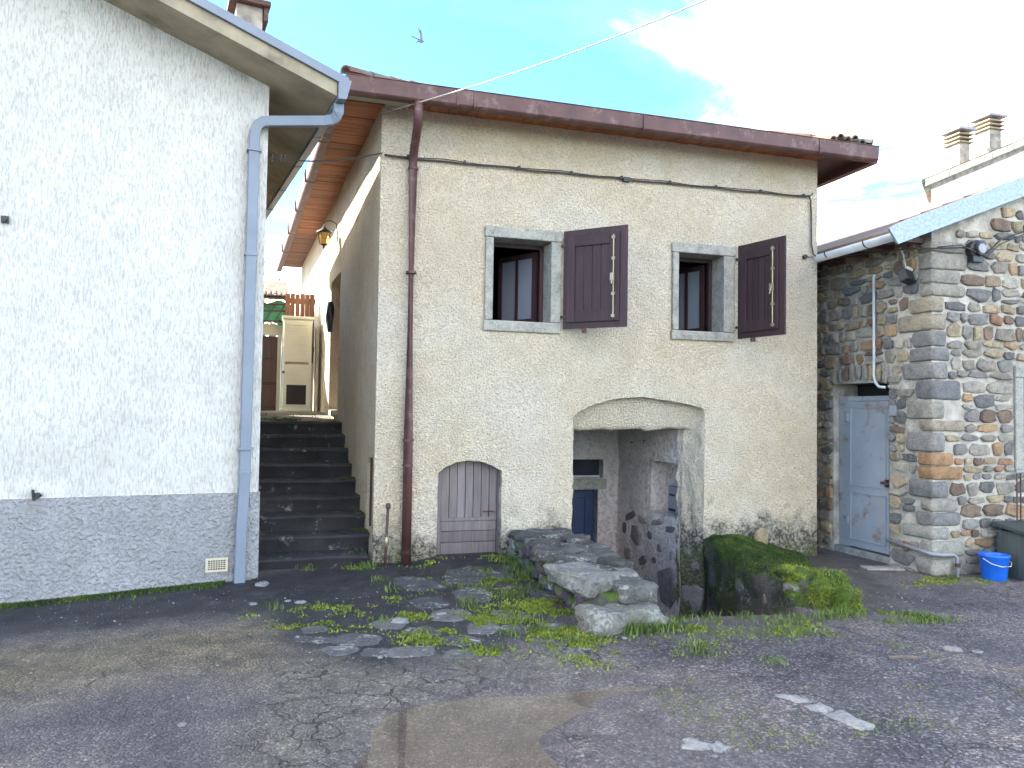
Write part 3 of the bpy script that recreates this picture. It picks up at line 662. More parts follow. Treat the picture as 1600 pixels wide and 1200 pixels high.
g2 = boxgutter((EX0(7.745)+.02, 7.745, gz), (EX0(18.4)+.02, 18.4, gz), sout)
for yy in (9.2, 10.9, 12.6, 14.3, 16.0): MB().box(EX0(yy)-.115, EX0(yy)+.018, yy, yy+.012, gz-.179, gz-.004).build('gutter_joint', MAT['brown_metal'], g2)
boxgutter((6.86, 18.4, gz), (6.86, 7.74, gz), (1, 0, 0))
# soffit boards: short boards across the overhang
sz = 4.825
nF = int((6.84-1.20)/0.105)
for k in range(nF):
    x = 1.20+k*0.105
    MB().box(x+.003, x+.1, 7.742, FY+.02, sz+rng.uniform(-.003, .003), sz+.022).build('soffit_board', MAT['plank'], house)
MB().box(EX0(8)+.03, 1.19, 7.742, FY-.06, sz-.004, sz+.02).build('corner_soffit', MAT['beige'], house)
nS = int((18.2-FY+0.02)/0.112)
for k in range(nS):
    y = FY-.05+k*0.112
    MB().box(EX0(y)+.022, SX(y)+.02, y+.004, y+.107, sz-.012+rng.uniform(-.004, .004), sz+.012).build('soffit_board', MAT['plank'] if k < 58 else MAT['wood_rough'], house)
MB().box(6.385, 6.855, 7.76, 18.2, sz-.005, sz+.018).build('right_soffit', MAT['dark_wood'], house)
# brown downpipe
dp = MB(); dp.tube([(1.235, 7.675, 4.735), (1.235, 7.675, 4.62), (1.238, 7.70, 4.53), (1.243, 7.83, 4.44), (1.247, 7.97, 4.35), (1.248, 8.035, 4.27), (1.25, 8.05, 4.15), (1.258, 8.05, 1.3), (1.262, 8.048, 0.0)], [.047]*7+[.049, .052], 16)
dpo = dp.build('downpipe', MAT['brown_metal'], house, True)
for zc, r_ in ((3.05, .058), (1.28, .060), (4.16, .056), (1.02, .058)):
    MB().lathe((1.252 if zc > 2 else 1.259, 8.049, zc), [(r_-.006, -.012), (r_, -.012), (r_, .012), (r_-.006, .012)], 16).box(1.25, 1.262, 8.05, 8.13, zc-.008, zc+.008).build('pipe_collar', MAT['brown_metal'], dpo)
# ------------------------------------------------------------------ white house on the left
th = RAD(9.19); LK = Vector((-0.21, 7.595, 0)); LU = Vector((math.cos(th), math.sin(th), 0)); LV = Vector((-math.sin(th), math.cos(th), 0))
def LP(u, v, z): return LK + LU*u + LV*v + Vector((0, 0, z))
LM = Matrix((LU, LV, Vector((0, 0, 1)))).transposed().to_4x4(); LM.translation = LK
wh = thing('white_house', 'white rendered gable house with grey plinth and blue-grey square downpipe', 'house', (-1.2, 8.0, 0))
SL = 0.345; LV1 = 5.6; RID = -5.0
gab = lambda u: 4.67-SL*u if u > RID else 4.67-SL*RID-SL*(RID-u)
# upper wall (gable) and plinth
wmap = lambda u, w, d: LP(u, d, w)
wall_mesh('gable_wall', wobble([(-10.0, 0.815), (0.0, 0.815), (0.0, 4.66), (RID, gab(RID)-.01), (-10.0, gab(-10.0)-.01)], 0.12, 0.0), [], wmap, MAT['white_wall'], wh, 0.16, 0.003, 70)
wall_mesh('plinth', wobble([(-10.0, -0.35), (0.018, -0.35), (0.012, 0.81), (-10.0, 0.81)], 0.1, 0.0), [], lambda u, w, d: LP(u, d-0.014, w), MAT['plinth'], wh, 0.1, 0.006, 80)
MB().box(-10, 0.012, -0.012, 0.02, 0.800, 0.8135, LM).build('plinth_ledge', MAT['plinth'], wh)
MB().box(-0.02, 0.0, 0.003, LV1, 0.815, 4.66, LM).build('side_wall', MAT['white_wall'], wh)
MB().box(-0.02, 0.016, 0.003, LV1, -0.35, 0.81, LM).build('side_plinth', MAT['plinth'], wh)
MB().box(-10, -0.02, LV1-.02, LV1, -0.35, 4.6, LM).build('rear_wall', MAT['white_wall'], wh)
# roof slab: concrete verge and eaves, sheet-metal edge
ov = 0.50; ou = 0.535
slab = MB().prism([(ou, 4.675-SL*ou), (ou, 4.80-SL*ou), (RID, 4.80-SL*RID), (-8.3, 4.80-SL*RID+SL*(-8.3-RID)), (-8.3, 4.675-SL*RID+SL*(-8.3-RID)), (RID, 4.675-SL*RID)], lambda a, b_, d: LP(a, d, b_), -ov, LV1+.4).build('roof_slab', MAT['concrete'], wh)
fl = MB()
fl.prism([(ou+.10, 4.802-SL*(ou+.10)), (ou+.10, 4.885-SL*(ou+.10)), (RID, 4.885-SL*RID), (RID, 4.802-SL*RID)], lambda a, b_, d: LP(a, d, b_), -ov-.035, -ov+.1)
fl.prism([(RID-.002, 4.885-SL*RID), (-8.35, 4.885-SL*RID+SL*(-8.35-RID)), (-8.35, 4.80-SL*RID+SL*(-8.35-RID)), (RID-.002, 4.802-SL*RID)], lambda a, b_, d: LP(a, d, b_), -ov-.035, -ov+.1)
fl.build('verge_flashing', MAT['grey_metal'], wh)
MB().prism([(ou+.08, 4.803-SL*(ou+.08)), (ou+.08, 4.87-SL*(ou+.08)), (RID, 4.87-SL*RID), (RID, 4.803-SL*RID)], lambda a, b_, d: LP(a, d, b_), -ov+.101, LV1+.4).build('roof_covering', MAT['tile'], wh)
# eaves gutter along the alley side, with its stop end
gu = MB(); gz0 = 4.80-SL*ou
prof = [(ou+.006, gz0-.16), (ou+.085, gz0-.15), (ou+.125, gz0+.03), (ou+.115, gz0+.03), (ou+.078, gz0-.14), (ou+.014, gz0-.148), (ou+.014, gz0), (ou+.006, gz0)]
gu.prism(prof, lambda a, b_, d: LP(a, d, b_), -ov-.03, LV1+.4)
gu.prism([(ou+.0062, gz0-.1595), (ou+.0845, gz0-.1495), (ou+.1245, gz0+.0295), (ou+.0062, gz0+.0295)], lambda a, b_, d: LP(a, d, b_), -ov-.034, -ov-.026)
gutl = gu.build('gutter', MAT['grey_metal'], wh)
for vv in (0.6, 1.7, 2.8, 3.9): MB().prism([(ou+.004, gz0-.166), (ou+.088, gz0-.156), (ou+.130, gz0+.03), (ou+.004, gz0+.02)], lambda a, b_, d: LP(a, d, b_), vv, vv+.02).build('gutter_bracket', MAT['grey_metal'], gutl)
# square downpipe: swan neck under the overhang, then down the corner
pts = [(.575, -.38, gz0-.155), (.575, -.38, gz0-.235), (.560, -.36, gz0-.275), (.52, -.325, gz0-.298), (.46, -.29, gz0-.307), (.0, -.09, 4.292), (-.06, -.075, 4.280), (-.105, -.068, 4.245), (-.128, -.066, 4.185), (-.132, -.066, 4.10), (-.135, -.066, 0.9), (-.150, -.072, 0.55), (-.157, -.075, -0.03)]
sq = MB(); sq.side = LV.copy()
sq.sqtube([LP(*p) for p in pts], 0.048, 0.036)
dl = sq.build('downpipe', MAT['grey_metal'], wh, False, 0.008)
def collar(u, z, v=-.066, e=.012): MB().box(u-.05-e, u+.05+e, v-.038-e, v+.038+e, z-.010, z+.010, LM).build('pipe_clip', MAT['grey_metal'], dl)
collar(-.132, 4.0); collar(-.134, 3.02, -.066, .008); collar(-.1345, 1.22, -.066, .02); collar(-.135, 1.0, -.066, .006)
MB().box(-.16, -.11, -.03, 0, 1.21, 1.23, LM).box(-.16, -.11, -.03, 0, 3.99, 4.01, LM).build('pipe_bracket', MAT['grey_metal'], dl)
# vent grille in the plinth
vg = MB(); 
for (a, b_, c, d_) in ((-.445, -.425, .10, .225), (-.275, -.255, .10, .225), (-.425, -.275, .205, .225), (-.425, -.275, .10, .118)): vg.box(a, b_, -.034, -.008, c, d_, LM)
vo = vg.build('vent_grille', MAT['beige'], wh)
gb = MB()
for k in range(1, 7): gb.box(-.425+k*.0214-.003, -.425+k*.0214+.003, -.028, -.02, .118, .205, LM)
for k in range(1, 5): gb.box(-.425, -.275, -.0285, -.0195, .118+k*.0174-.003, .118+k*.0174+.003, LM)
gb.build('grille_bars', MAT['beige'], vo)
MB().box(-.425, -.275, -.0165, -.0155, .118, .205, LM).build('vent_hole', MAT['black'], vo)
hk = MB().box(-1.80, -1.755, -.05, 0.0, .815, .86, LM); hk.tube([LP(-1.79, -.045, .80), LP(-1.80, -.05, .89)], .012, 8); hk.tube([LP(-1.76, -.05, .835), LP(-1.74, -.05, .85)], .016, 8)
hk.build('wall_tap', MAT['black'], wh)
MB().box(-2.10, -2.045, -.035, 0.0, 3.095, 3.15, LM).lathe(LP(-2.072, -.04, 3.12), [(.001, 0), (.018, 0), (.018, .012), (.001, .012)], 10, Matrix.Rotation(RAD(90), 4, 'X')).build('wall_bracket', MAT['black'], wh)
# chimney on the roof
cu, cv0 = -.05, 1.55
ch = MB().box(cu-.14, cu+.14, cv0-.16, cv0+.16, 4.6, 6.10, LM).build('chimney', MAT['chimney'], wh)
MB().box(cu-.22, cu+.22, cv0-.25, cv0+.25, 6.10, 6.16, LM).build('chimney_slab', MAT['iron'], ch, False, 0.01)
MB().box(cu+.15, cu+.20, cv0-.2, cv0+.2, 5.95, 6.099, LM).build('chimney_stay', MAT['iron'], ch)

# ------------------------------------------------------------------ steps up the alley and landing
st = thing('stone_staircase', 'dark mossy concrete steps rising in the alley between the two houses', 'steps', (0.35, 8.0, 0))
def lx(Y): return LK.x - 0.16*(Y-LK.y) - 0.02
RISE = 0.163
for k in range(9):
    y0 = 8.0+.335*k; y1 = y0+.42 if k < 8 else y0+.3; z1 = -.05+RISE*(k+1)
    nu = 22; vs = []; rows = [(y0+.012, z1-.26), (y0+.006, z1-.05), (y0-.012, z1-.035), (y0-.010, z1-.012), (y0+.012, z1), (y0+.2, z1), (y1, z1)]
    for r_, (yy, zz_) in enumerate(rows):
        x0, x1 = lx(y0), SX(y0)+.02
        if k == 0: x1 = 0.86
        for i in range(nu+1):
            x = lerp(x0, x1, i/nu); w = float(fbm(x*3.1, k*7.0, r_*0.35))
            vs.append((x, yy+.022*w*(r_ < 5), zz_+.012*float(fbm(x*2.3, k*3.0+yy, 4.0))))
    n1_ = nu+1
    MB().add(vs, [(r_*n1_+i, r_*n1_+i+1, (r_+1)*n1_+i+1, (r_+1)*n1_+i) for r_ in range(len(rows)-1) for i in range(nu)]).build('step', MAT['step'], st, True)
yl = np.linspace(10.72, 20, 60); xl = np.linspace(-4, 1.0, 40); LX, LY = np.meshgrid(xl, yl)
LZ = 1.414+0.13*smooth((LY-10.7)/2.6)+0.012*fbm(LX*2, LY*2, 3)
iv = (np.arange(59)[:, None]*40+np.arange(39)[None, :]).ravel()
MAT['landing'] = simple('mossy_landing_concrete', (0.16, 0.15, 0.115), 0.9, 0.4, 4, 30, 0.01, wear=((0.09, 0.12, 0.03), 2.2, 0.5))
landing = struct(link('landing_path', np_mesh('landing_path', np.stack([LX.ravel(), LY.ravel(), LZ.ravel()], 1), np.stack([iv, iv+1, iv+41, iv+40], 1)), MAT['landing'], None, True, 0, False))

# ------------------------------------------------------------------ back of the alley
bb = thing('rear_outbuilding', 'low outbuilding with brown door at the far end of the alley', 'outbuilding', (-0.9, 14.6, 1.5))
MB().box(-4, -.42, 14.4, 14.6, 1.3, 3.1).box(-.42, -.05, 14.4, 14.6, 2.92, 3.1).box(-.07, 0.5, 14.4, 14.6, 1.3, 3.1).build('wall', MAT['beige'], bb)
d2 = MB().box(-.42, -.075, 14.44, 14.50, 1.5, 2.88).build('door', MAT['dark_wood'], bb)
for zc in (1.62, 2.05, 2.48): MB().box(-.40, -.14, 14.425, 14.439, zc, zc+.38).build('panel', MAT['dark_wood'], d2, False, 0.006)
MB().box(-.14, -.072, 14.37, 14.42, 1.5, 2.96).box(-.44, -.14, 14.37, 14.42, 2.90, 2.96).build('door_frame', MAT['beige'], bb)
rl = MB()
for zc in (3.12, 3.30, 3.42): rl.tube([(-1.0, 14.2, zc), (0.05, 14.2, zc+.02)], .018, 6)
for k in range(7): rl.tube([(-1.0+k*.16, 14.2, 3.12), (-.84+k*.16, 14.2, 3.42)], .010, 5)
rl.build('pergola_rail', MAT['iron'], bb)
tp = MB(); vs = []
for j in range(6):
    for i in range(16): vs.append((-1.2+i*.085, 14.30+j*.05+.03*math.sin(i*1.9+j), 3.10+j*.085+.04*math.sin(i*1.3+j*2.1)))
tp.add(vs, [(j*16+i, j*16+i+1, j*16+i+17, j*16+i+16) for j in range(5) for i in range(15)])
tag(tp.build('tarpaulin', MAT['tarp'], None, True), 'crumpled green tarpaulin behind the railing at the alley end', 'tarpaulin')
rt = MB().prism([(14.5, 3.56), (14.5, 3.60), (17, 4.3), (17, 4.26)], lambda a, b_, d: (d, a, b_), -4, 0.0).build('roof', MAT['tile'], bb)
for k in range(14): half_tile(rt, (-1.2+k*.09, 14.42, 3.60+.01*(k % 3)), (0, 1, .28), .046, .45, 'eaves_tile')
wp = thing('board_panel', 'reddish vertical board panel above the plastic cabinet', 'wood panel', (0.22, 14.1, 3.15))
for k in range(6): MB().box(-.02+k*.083, -.02+k*.083+.079, 14.08, 14.11, 2.4, 3.62+.01*(k % 2)).build('board', MAT['wood_rough'], wp)
MB().box(-.03, .49, 14.112, 14.14, 3.45, 3.55).box(-.03, .49, 14.112, 14.14, 2.6, 2.7).build('batten', MAT['wood_rough'], wp)
cb = thing('plastic_cabinet', 'tall cream plastic storage cabinet with slatted doors on the landing', 'cabinet', (0.2, 13.6, 1.545))
MB().box(-.05, .43, 13.45, 13.90, 1.56, 3.10).build('body', MAT['cream_plastic'], cb, False, 0.012)
MB().box(-.07, .45, 13.42, 13.92, 3.101, 3.15).build('top', MAT['cream_plastic'], cb, False, 0.01)
MB().box(-.06, .44, 13.43, 13.91, 1.545, 1.60).build('base', MAT['cream_plastic'], cb, False, 0.008)
dr = MB().box(-.03, .41, 13.43, 13.449, 1.63, 3.08).build('door', MAT['cream_plastic'], cb, False, 0.006)
for k in range(22):
    z = 2.03+k*.046
    if abs(z-2.36) > .05: MB().box(.03, .35, 13.408, 13.4295, z, z+.030).build('slat', MAT['cream_plastic'], dr)
MB().box(.0, .38, 13.417, 13.4295, 2.33, 2.38).build('crossbar', MAT['concrete'], dr)
MB().box(.03, .35, 13.422, 13.4295, 1.66, 1.99).build('dark_panel', MAT['dark'], dr)
MB().box(-.045, -.005, 13.39, 13.43, 2.18, 2.22).build('knob', MAT['black'], cb)
# bare tree over the roofs
bt = thing('bare_tree', 'bare winter tree beyond the roofs in the alley gap', 'tree', (-0.9, 42, 1.0))
tm = MB(); tm.tube([(-.9, 42, .5), (-.8, 42, 3.5), (-.7, 42, 6)], [.22, .17, .1], 8); tm.build('trunk', MAT['bark'], bt, True)
br = MB(); rb = random.Random(4)
def grow(p, d, L, r_, lev):
    q = p+d*L; br.tube([p, (p+q)/2+Vector((rb.uniform(-.05, .05),)*3)*L, q], [r_, r_*.85, r_*.7], 4, False)
    if lev == 0: return
    for k in range(3 if lev > 1 else 4):
        nd_ = (d+Vector((rb.uniform(-1, 1), rb.uniform(-1, 1), rb.uniform(-.2, .7)))*.75).normalized()
        grow(p+d*L*rb.uniform(.45, 1), nd_, L*rb.uniform(.55, .8), r_*.62, lev-1)
for k in range(6): grow(Vector((-.8+.03*k, 42, 3.0+.55*k)), Vector((rb.uniform(-1, 1), rb.uniform(-1, 1), 1.1)).normalized(), 1.7, .07, 4)
br.build('crown', MAT['bark'], bt)

# ------------------------------------------------------------------ rubble masonry
def stone_proto(i):
    r_ = random.Random(100+i); n = r_.choice((7, 8, 9, 10)); ex = r_.uniform(3.0, 8.0); out = []
    for k in range(n):
        a = 2*math.pi*(k+r_.uniform(-.38, .38))/n; c, s = math.cos(a), math.sin(a)
        rr = 1/((abs(c)**ex+abs(s)**ex)**(1/ex))*r_.uniform(.80, 1.06); out.append((c*rr*.5, s*rr*.5))
    vs = []; fs = []
    for (sc, z) in ((1.0, -.6), (1.0, .42), (.90, .82), (.55, 1.0)):
        for x, y in out: vs.append((x*sc+(r_.uniform(-.02, .02) if sc < 1 else 0), y*sc+(r_.uniform(-.02, .02) if sc < 1 else 0), z+(r_.uniform(-.12, .10) if sc < 1 else 0)))
    for j in range(3):
        for k in range(n): fs.append((j*n+k, j*n+(k+1) % n, (j+1)*n+(k+1) % n, (j+1)*n+k))
    fs.append(tuple(3*n+k for k in range(n)))
    me = bpy.data.meshes.new('stone'); me.from_pydata(vs, [], fs); me.materials.append(MAT['stone'])
    b_ = bmesh.new(); b_.from_mesh(me); bmesh.ops.recalc_face_normals(b_, faces=b_.faces); b_.to_mesh(me); b_.free()
    return me
PROTO = [stone_proto(i) for i in range(26)]
PAL = [((.15, .145, .14), 6), ((.21, .20, .185), 6), ((.27, .24, .20), 6), ((.33, .265, .18), 5), ((.33, .22, .13), 2), ((.18, .13, .10), 4), ((.34, .31, .26), 5), ((.28, .16, .10), 1), ((.34, .28, .18), 3)]
def pick(rr, pal=PAL):
    c = rr.choices([p[0] for p in pal], [p[1] for p in pal])[0]; k = rr.uniform(.8, 1.2); return (*[min(1, x*k) for x in c], 1)
def put_stone(parent, P, Uv, Wv, Nv, w, h, t, col, proto, rot=0.0, name='stone', mat_=None):
    o = bpy.data.objects.new(name, proto); COL.objects.link(o)
    U2 = Uv*math.cos(rot)+Wv*math.sin(rot); W2_ = -Uv*math.sin(rot)+Wv*math.cos(rot)
    M = Matrix((U2*w, W2_*h, Nv*t)).transposed().to_4x4(); M.translation = P
    o.parent = parent; pi = WM(parent).inverted(); o.matrix_parent_inverse = pi @ M        # keeps the stretch exactly
    o.color = col
    if mat_:
        o.material_slots[0].link = 'OBJECT'; o.material_slots[0].material = mat_
    return o
def rubble(parent, P0, Uv, Nv, width, wtop, w0, segs, seed, hr=(.085, .19), wr=(.11, .34), t=.035, pal=PAL, far=None):
    """courses of odd stones; wtop(u) top of the wall, segs(w0, w1) -> stretches (u0, u1) of the course that are laid"""
    rr = random.Random(seed); Wv = Vector((0, 0, 1)); Uv, Nv = Vector(Uv), Vector(Nv); w = w0; far_mb = MB()
    def lay(u0, u1, a, b_):
        g = rr.uniform(.004, .018)
        if b_ > min(wtop(u0), wtop(u1))+.02: return
        P = Vector(P0)+Uv*((u0+u1)/2)+Wv*((a+b_)/2+rr.uniform(-.012, .012)); ww, hh = max(.04, u1-u0-g), max(.03, b_-a-g)
        if far and far(u0):
            pr = rr.choice(PROTO); M = Matrix((Uv*ww, Wv*hh, Nv*t)).transposed().to_4x4(); M.translation = P
            far_mb.add([M @ v.co for v in pr.vertices], [tuple(p.vertices) for p in pr.polygons]); return
        put_stone(parent, P, Uv, Wv, Nv, ww, hh, t*rr.uniform(.6, 1.3), pick(rr, pal), rr.choice(PROTO), rr.uniform(-.08, .08))
    while w < max(wtop(0), wtop(width)):
        h = rr.uniform(*hr)
        for (s0, s1) in segs(w, w+h):
            u = s0
            while u < s1-.04:
                L = rr.uniform(*wr)*(1.0 if h < .15 else 1.15)
                if s1-u-L < .10: L = s1-u
                if h > .165 and rr.random() < .35:
                    k = rr.uniform(.4, .6); lay(u, u+L, w, w+h*k); lay(u, u+L, w+h*k, w+h)
                elif L > .26 and rr.random() < .3:
                    k = rr.uniform(.35, .65); lay(u, u+L*k, w, w+h); lay(u+L*k, u+L, w, w+h)
                else: lay(u, u+L, w+rr.uniform(-.01, .01), w+h)
                u += L
        w += h
    if far_mb.v:
        o = far_mb.build('far_stones', MAT['stone'], parent, True); stuff(o); o.color = (.30, .28, .25, 1)

def rock(name, c, size, seed, mat_, parent, col, rotz=0.0, tilt=(0, 0), ex=3.2, amp=.10, res=14):
    """a weathered block: super-ellipsoid with noisy faces"""
    vs = []; fs = []; nu, nv = res*2, res
    R_ = Euler((tilt[0], tilt[1], rotz)).to_matrix()
    sp_ = lambda v, e: math.copysign(abs(v)**(2/e), v)
    for j in range(nv+1):
        ph = -math.pi/2+math.pi*j/nv
        for i in range(nu):
            la = 2*math.pi*i/nu
            p = Vector((sp_(math.cos(ph), ex)*sp_(math.cos(la), ex), sp_(math.cos(ph), ex)*sp_(math.sin(la), ex), sp_(math.sin(ph), ex)))
            k = 1+amp*(1.3*float(fbm(p.x*1.5+seed*3.1, p.y*1.5, p.z*1.5+seed, 3))-.55*abs(float(fbm(p.x*4.1+seed, p.y*4.1+7, p.z*4.1, 3))))
            p = Vector((p.x*k*size[0]/2, p.y*k*size[1]/2, p.z*k*size[2]/2)); vs.append(Vector(c)+R_ @ p)
    for j in range(nv):
        for i in range(nu): fs.append((j*nu+i, j*nu+(i+1) % nu, (j+1)*nu+(i+1) % nu, (j+1)*nu+i))
    o = MB().add(vs, fs).build(name, mat_, parent, True); o.color = (*col, 1); return o
sb = thing('stone_building', 'rubble stone building with blue-grey steel door at the right edge', 'building', (7.6, 7.6, -0.15))
BX, BY = 6.85, 6.80
topf = lambda u: 3.66+.39*u
MB().prism([(BX+.012, -.6), (10.5, -.6), (10.5, 3.70+.39*3.65), (BX+.012, 3.70)], lambda a, b_, d: (a, d, b_), BY+.012, BY+.4).build('front_mortar', MAT['mortar'], sb)
dy0, dy1, dz1 = 7.44, 8.40, 1.90            # door recess in the alley face
ml = MB().box(BX+.012, BX+.4, BY+.401, dy0, -.6, 3.76).box(BX+.012, BX+.4, dy1, 11.5, -.6, 3.76).box(BX+.012, BX+.4, dy0, dy1, 2.02, 3.76)
MB().box(BX+.39, BX+.42, dy0-.1, dy1+.1, -.6, 2.2).build('black_void_panel', MAT['black'], sb)  # black sheet standing in for the shade in the void over the door
ml.build('side_mortar', MAT['mortar'], sb)
ql = []
z = -.14; k = 0
while z < 3.5:                                   # dressed corner blocks, long and short by turns
    h = rng.uniform(.125, .235); a, b_ = (rng.uniform(.28, .50), rng.uniform(.15, .26)) if rng.random() < .55 else (rng.uniform(.15, .26), rng.uniform(.28, .5))
    if z+h > 3.58: h = 3.58-z
    if h < .06: break
    c = rng.choice([(.19, .185, .18), (.23, .22, .205), (.16, .16, .162), (.27, .25, .215), (.29, .25, .19)])
    if 0.84 < z+h/2 < 1.28: c = rng.choice([(.33, .20, .11), (.30, .18, .095)])
    elif z < .35: c = (.30, .29, .25)
    q = rock('corner_stone', (BX+a/2-.012, BY+b_/2-.014, z+h/2), (a+.02, b_+.02, h-.008), 60+k, MAT['stone'], sb, c, rng.uniform(-.02, .02), (rng.uniform(-.015, .015), rng.uniform(-.015, .015)), 7.0, .075, 12); ql.append((z, z+h, a, b_)); z += h; k += 1
def qn(i, a, b_): return max([q[i] for q in ql if q[0] < b_-.02 and q[1] > a+.02] or [0])
def seg_front(a, b_):
    s0 = qn(2, a, b_)
    return [(s0, 1.16), (2.18, 3.4)] if (a < 2.22 and b_ > 1.0) else [(s0, 3.4)]
def seg_side(a, b_):
    s0 = qn(3, a, b_)
    if a < 2.0: return [(s0, dy0-BY), (dy1-BY, 2.6)]
    if a < 2.22: return [(s0, dy0-BY-.05), (dy1-BY+.05, 2.6)]
    return [(s0, 2.6)]
rubble(sb, (BX, BY+.012, 0), (1, 0, 0), (0, -1, 0), 3.4, lambda u: 3.64+.39*u, -.16, seg_front, 5, far=lambda u: u > 1.45)
rubble(sb, (BX+.012, BY, 0), (0, 1, 0), (-1, 0, 0), 2.6, lambda u: 3.62, -.2, seg_side, 8)
# flat stones set on edge as an arch over the steel door
for k in range(9):
    t_ = (k+.5)/9; yy = lerp(dy0-.02, dy1+.02, t_); zz_ = 1.98+.06*math.sin(math.pi*t_)
    put_stone(sb, Vector((BX+.006, yy, zz_+.12)), Vector((0, 1, 0)), Vector((0, 0, 1)), Vector((-1, 0, 0)), .085, .22, .04, pick(rng), PROTO[k % 26], rng.uniform(-.1, .1), 'arch_stone')
# window surround at the right edge of the photograph
MB().box(8.02, 8.14, BY-.02, BY+.2, 1.02, 2.08).box(8.02, 9.02, BY-.025, BY+.2, 2.081, 2.22).box(8.90, 9.02, BY-.02, BY+.2, 1.02, 2.08).build('window_surround', MAT['frame_stone'], sb, False, 0.01)
MB().box(8.141, 8.899, BY+.005, BY+.011, 1.02, 2.08).build('window_pane', MAT['dark_pane'], sb)
# steel door
sdr = MB().box(BX+.09, BX+.14, dy0+.01, dy0+.07, -.05, 1.86).box(BX+.09, BX+.14, dy1-.20, dy1-.01, -.05, 1.86).box(BX+.09, BX+.14, dy0+.07, dy1-.20, 1.80, 1.86).build('steel_door', MAT['steel_door'], sb, False, 0.004)
MB().box(BX+.07, BX+.11, dy0+.075, dy1-.205, -.03, 1.795).build('door_leaf', MAT['steel_door'], sdr, False, 0.004)
for (a, b_) in ((.06, .66), (.74, 1.73)):
    for (c, d_, e_, f_) in ((dy0+.11, dy1-.24, a, a+.015), (dy0+.11, dy1-.24, b_-.015, b_), (dy0+.11, dy0+.125, a+.015, b_-.015), (dy1-.255, dy1-.24, a+.015, b_-.015)):
        MB().box(BX+.058, BX+.0695, c, d_, e_, f_).build('door_bead', MAT['steel_door'], sdr)
MB().box(BX+.03, BX+.069, dy0+.02, dy0+.17, .80, .83).box(BX+.02, BX+.06, dy0+.06, dy0+.09, .77, .86).build('bolt', MAT['iron'], sdr)
for zc in (.25, 1.55): MB().box(BX+.045, BX+.09, dy1-.215, dy1-.185, zc, zc+.09).build('hinge', MAT['steel_door'], sdr)
MB().box(BX+.02, BX+.5, dy0-.03, dy1+.03, -.35, -.052).build('door_sill', MAT['frame_stone'], sb, False, 0.015)
MB().box(BX-.035, BX+.01, 7.30, 7.40, 1.62, 1.74).build('junction_box', MAT['grey_box'], sb, False, 0.006)
# roof, rake flashing, white half-round gutter
RX0 = 6.42
rz = lambda x: 3.62+.39*(x-RX0)
MB().prism([(RX0, rz(RX0)), (RX0, rz(RX0)+.06), (10.6, rz(10.6)+.06), (10.6, rz(10.6))], lambda a, b_, d: (a, d, b_), BY-.10, 11.6).build('roof', MAT['tile'], sb)
MB().prism([(6.27, 3.46), (6.15, 3.62), (6.30, 3.70), (10.6, 3.70+.39*4.3), (10.6, 3.46+.39*4.33)], lambda a, b_, d: (a, d, b_), BY-.135, BY-.105).build('rake_flashing', MAT['zinc'], sb)
for k in range(11):
    x = 6.42+k*.3; half_tile(sb, (x, BY-.03, rz(x)+.065), (1, 0, .39), .075, .36, 'verge_tile')
gt = MB(); gt.arc_gutter((6.40, BY+.02, 3.62), (6.40, 11.4, 3.60), .075, (1, 0, 0)); gt.lathe((6.40, BY+.018, 3.545), [(.001, 0), (.03, 0), (.03, .002)], 8); gw_ = gt.build('gutter', MAT['white_metal'], sb, True)
for yy in (7.25, 7.9): MB().arc_gutter((6.40, yy, 3.621), (6.40, yy+.02, 3.621), .080, (1, 0, 0)).build('gutter_bracket', MAT['cable'], gw_)
for k in range(6): MB().box(6.44, 6.9, 6.9+k*.42, 6.98+k*.42, 3.56, 3.625).build('rafter', MAT['dark_wood'], sb)
# conduits
MB().tube([(BX-.03, 7.62, 3.32), (BX-.03, 7.64, 3.30), (BX-.03, 7.64, 2.10), (BX-.03, 7.62, 2.02), (BX-.03, 7.56, 1.965), (BX-.03, 7.46, 1.955)], .017, 8).build('conduit_pipe', MAT['white_metal'], sb, True)
MB().tube([(BX-.03, 7.45, .17), (BX-.035, 6.95, .13), (BX-.05, 6.76, .12), (BX+.05, 6.72, .115), (BX+.20, 6.72, .11), (BX+.24, 6.715, .08), (BX+.245, 6.71, -.16)], .019, 8).build('water_pipe', MAT['grey_box'], sb, True)
MB().lathe((BX+.245, 6.71, .0), [(.02, -.02), (.028, -.02), (.028, .02), (.02, .02)], 10).build('pipe_joint', MAT['iron'], sb)
# ------------------------------------------------------------------ far house on the right
fh = thing('far_white_house', 'white plastered house with two chimneys behind the stone building', 'house', (18.5, 17.5, 0))
FYB = 16.0; fz = lambda x: 7.70+.436*(x-15.6)
MB().prism([(16.1, -1), (26, -1), (26, fz(26)-.12), (16.1, fz(16.1)-.12)], lambda a, b_, d: (a+1.15*(d-FYB), d, b_), FYB, FYB+8).build('wall', MAT['far_wall'], fh)
MB().prism([(15.85, fz(15.85)-.20), (15.85, fz(15.85)-.10), (26, fz(26)-.10), (26, fz(26)-.20)], lambda a, b_, d: (a+1.15*(d-FYB), d, b_), FYB-.28, FYB+8.3).build('roof', MAT['tile'], fh)
MB().prism([(15.95, fz(15.95)-.34), (15.95, fz(15.95)-.205), (26, fz(26)-.205), (26, fz(26)-.34)], lambda a, b_, d: (a+1.15*(d-FYB), d, b_), FYB-.06, FYB-.002).build('verge_board', MAT['chimney'], fh)
for k in range(9):
    a, b_ = 15.62+k*.72, 15.62+k*.72+.705
    MB().prism([(a, fz(a)-.17), (a, fz(a)), (b_, fz(b_)), (b_, fz(b_)-.17)], lambda u, w, d: (u, d, w), FYB-.36, FYB-.285).build('verge_tile', MAT['far_tile'], fh, False, 0.01)
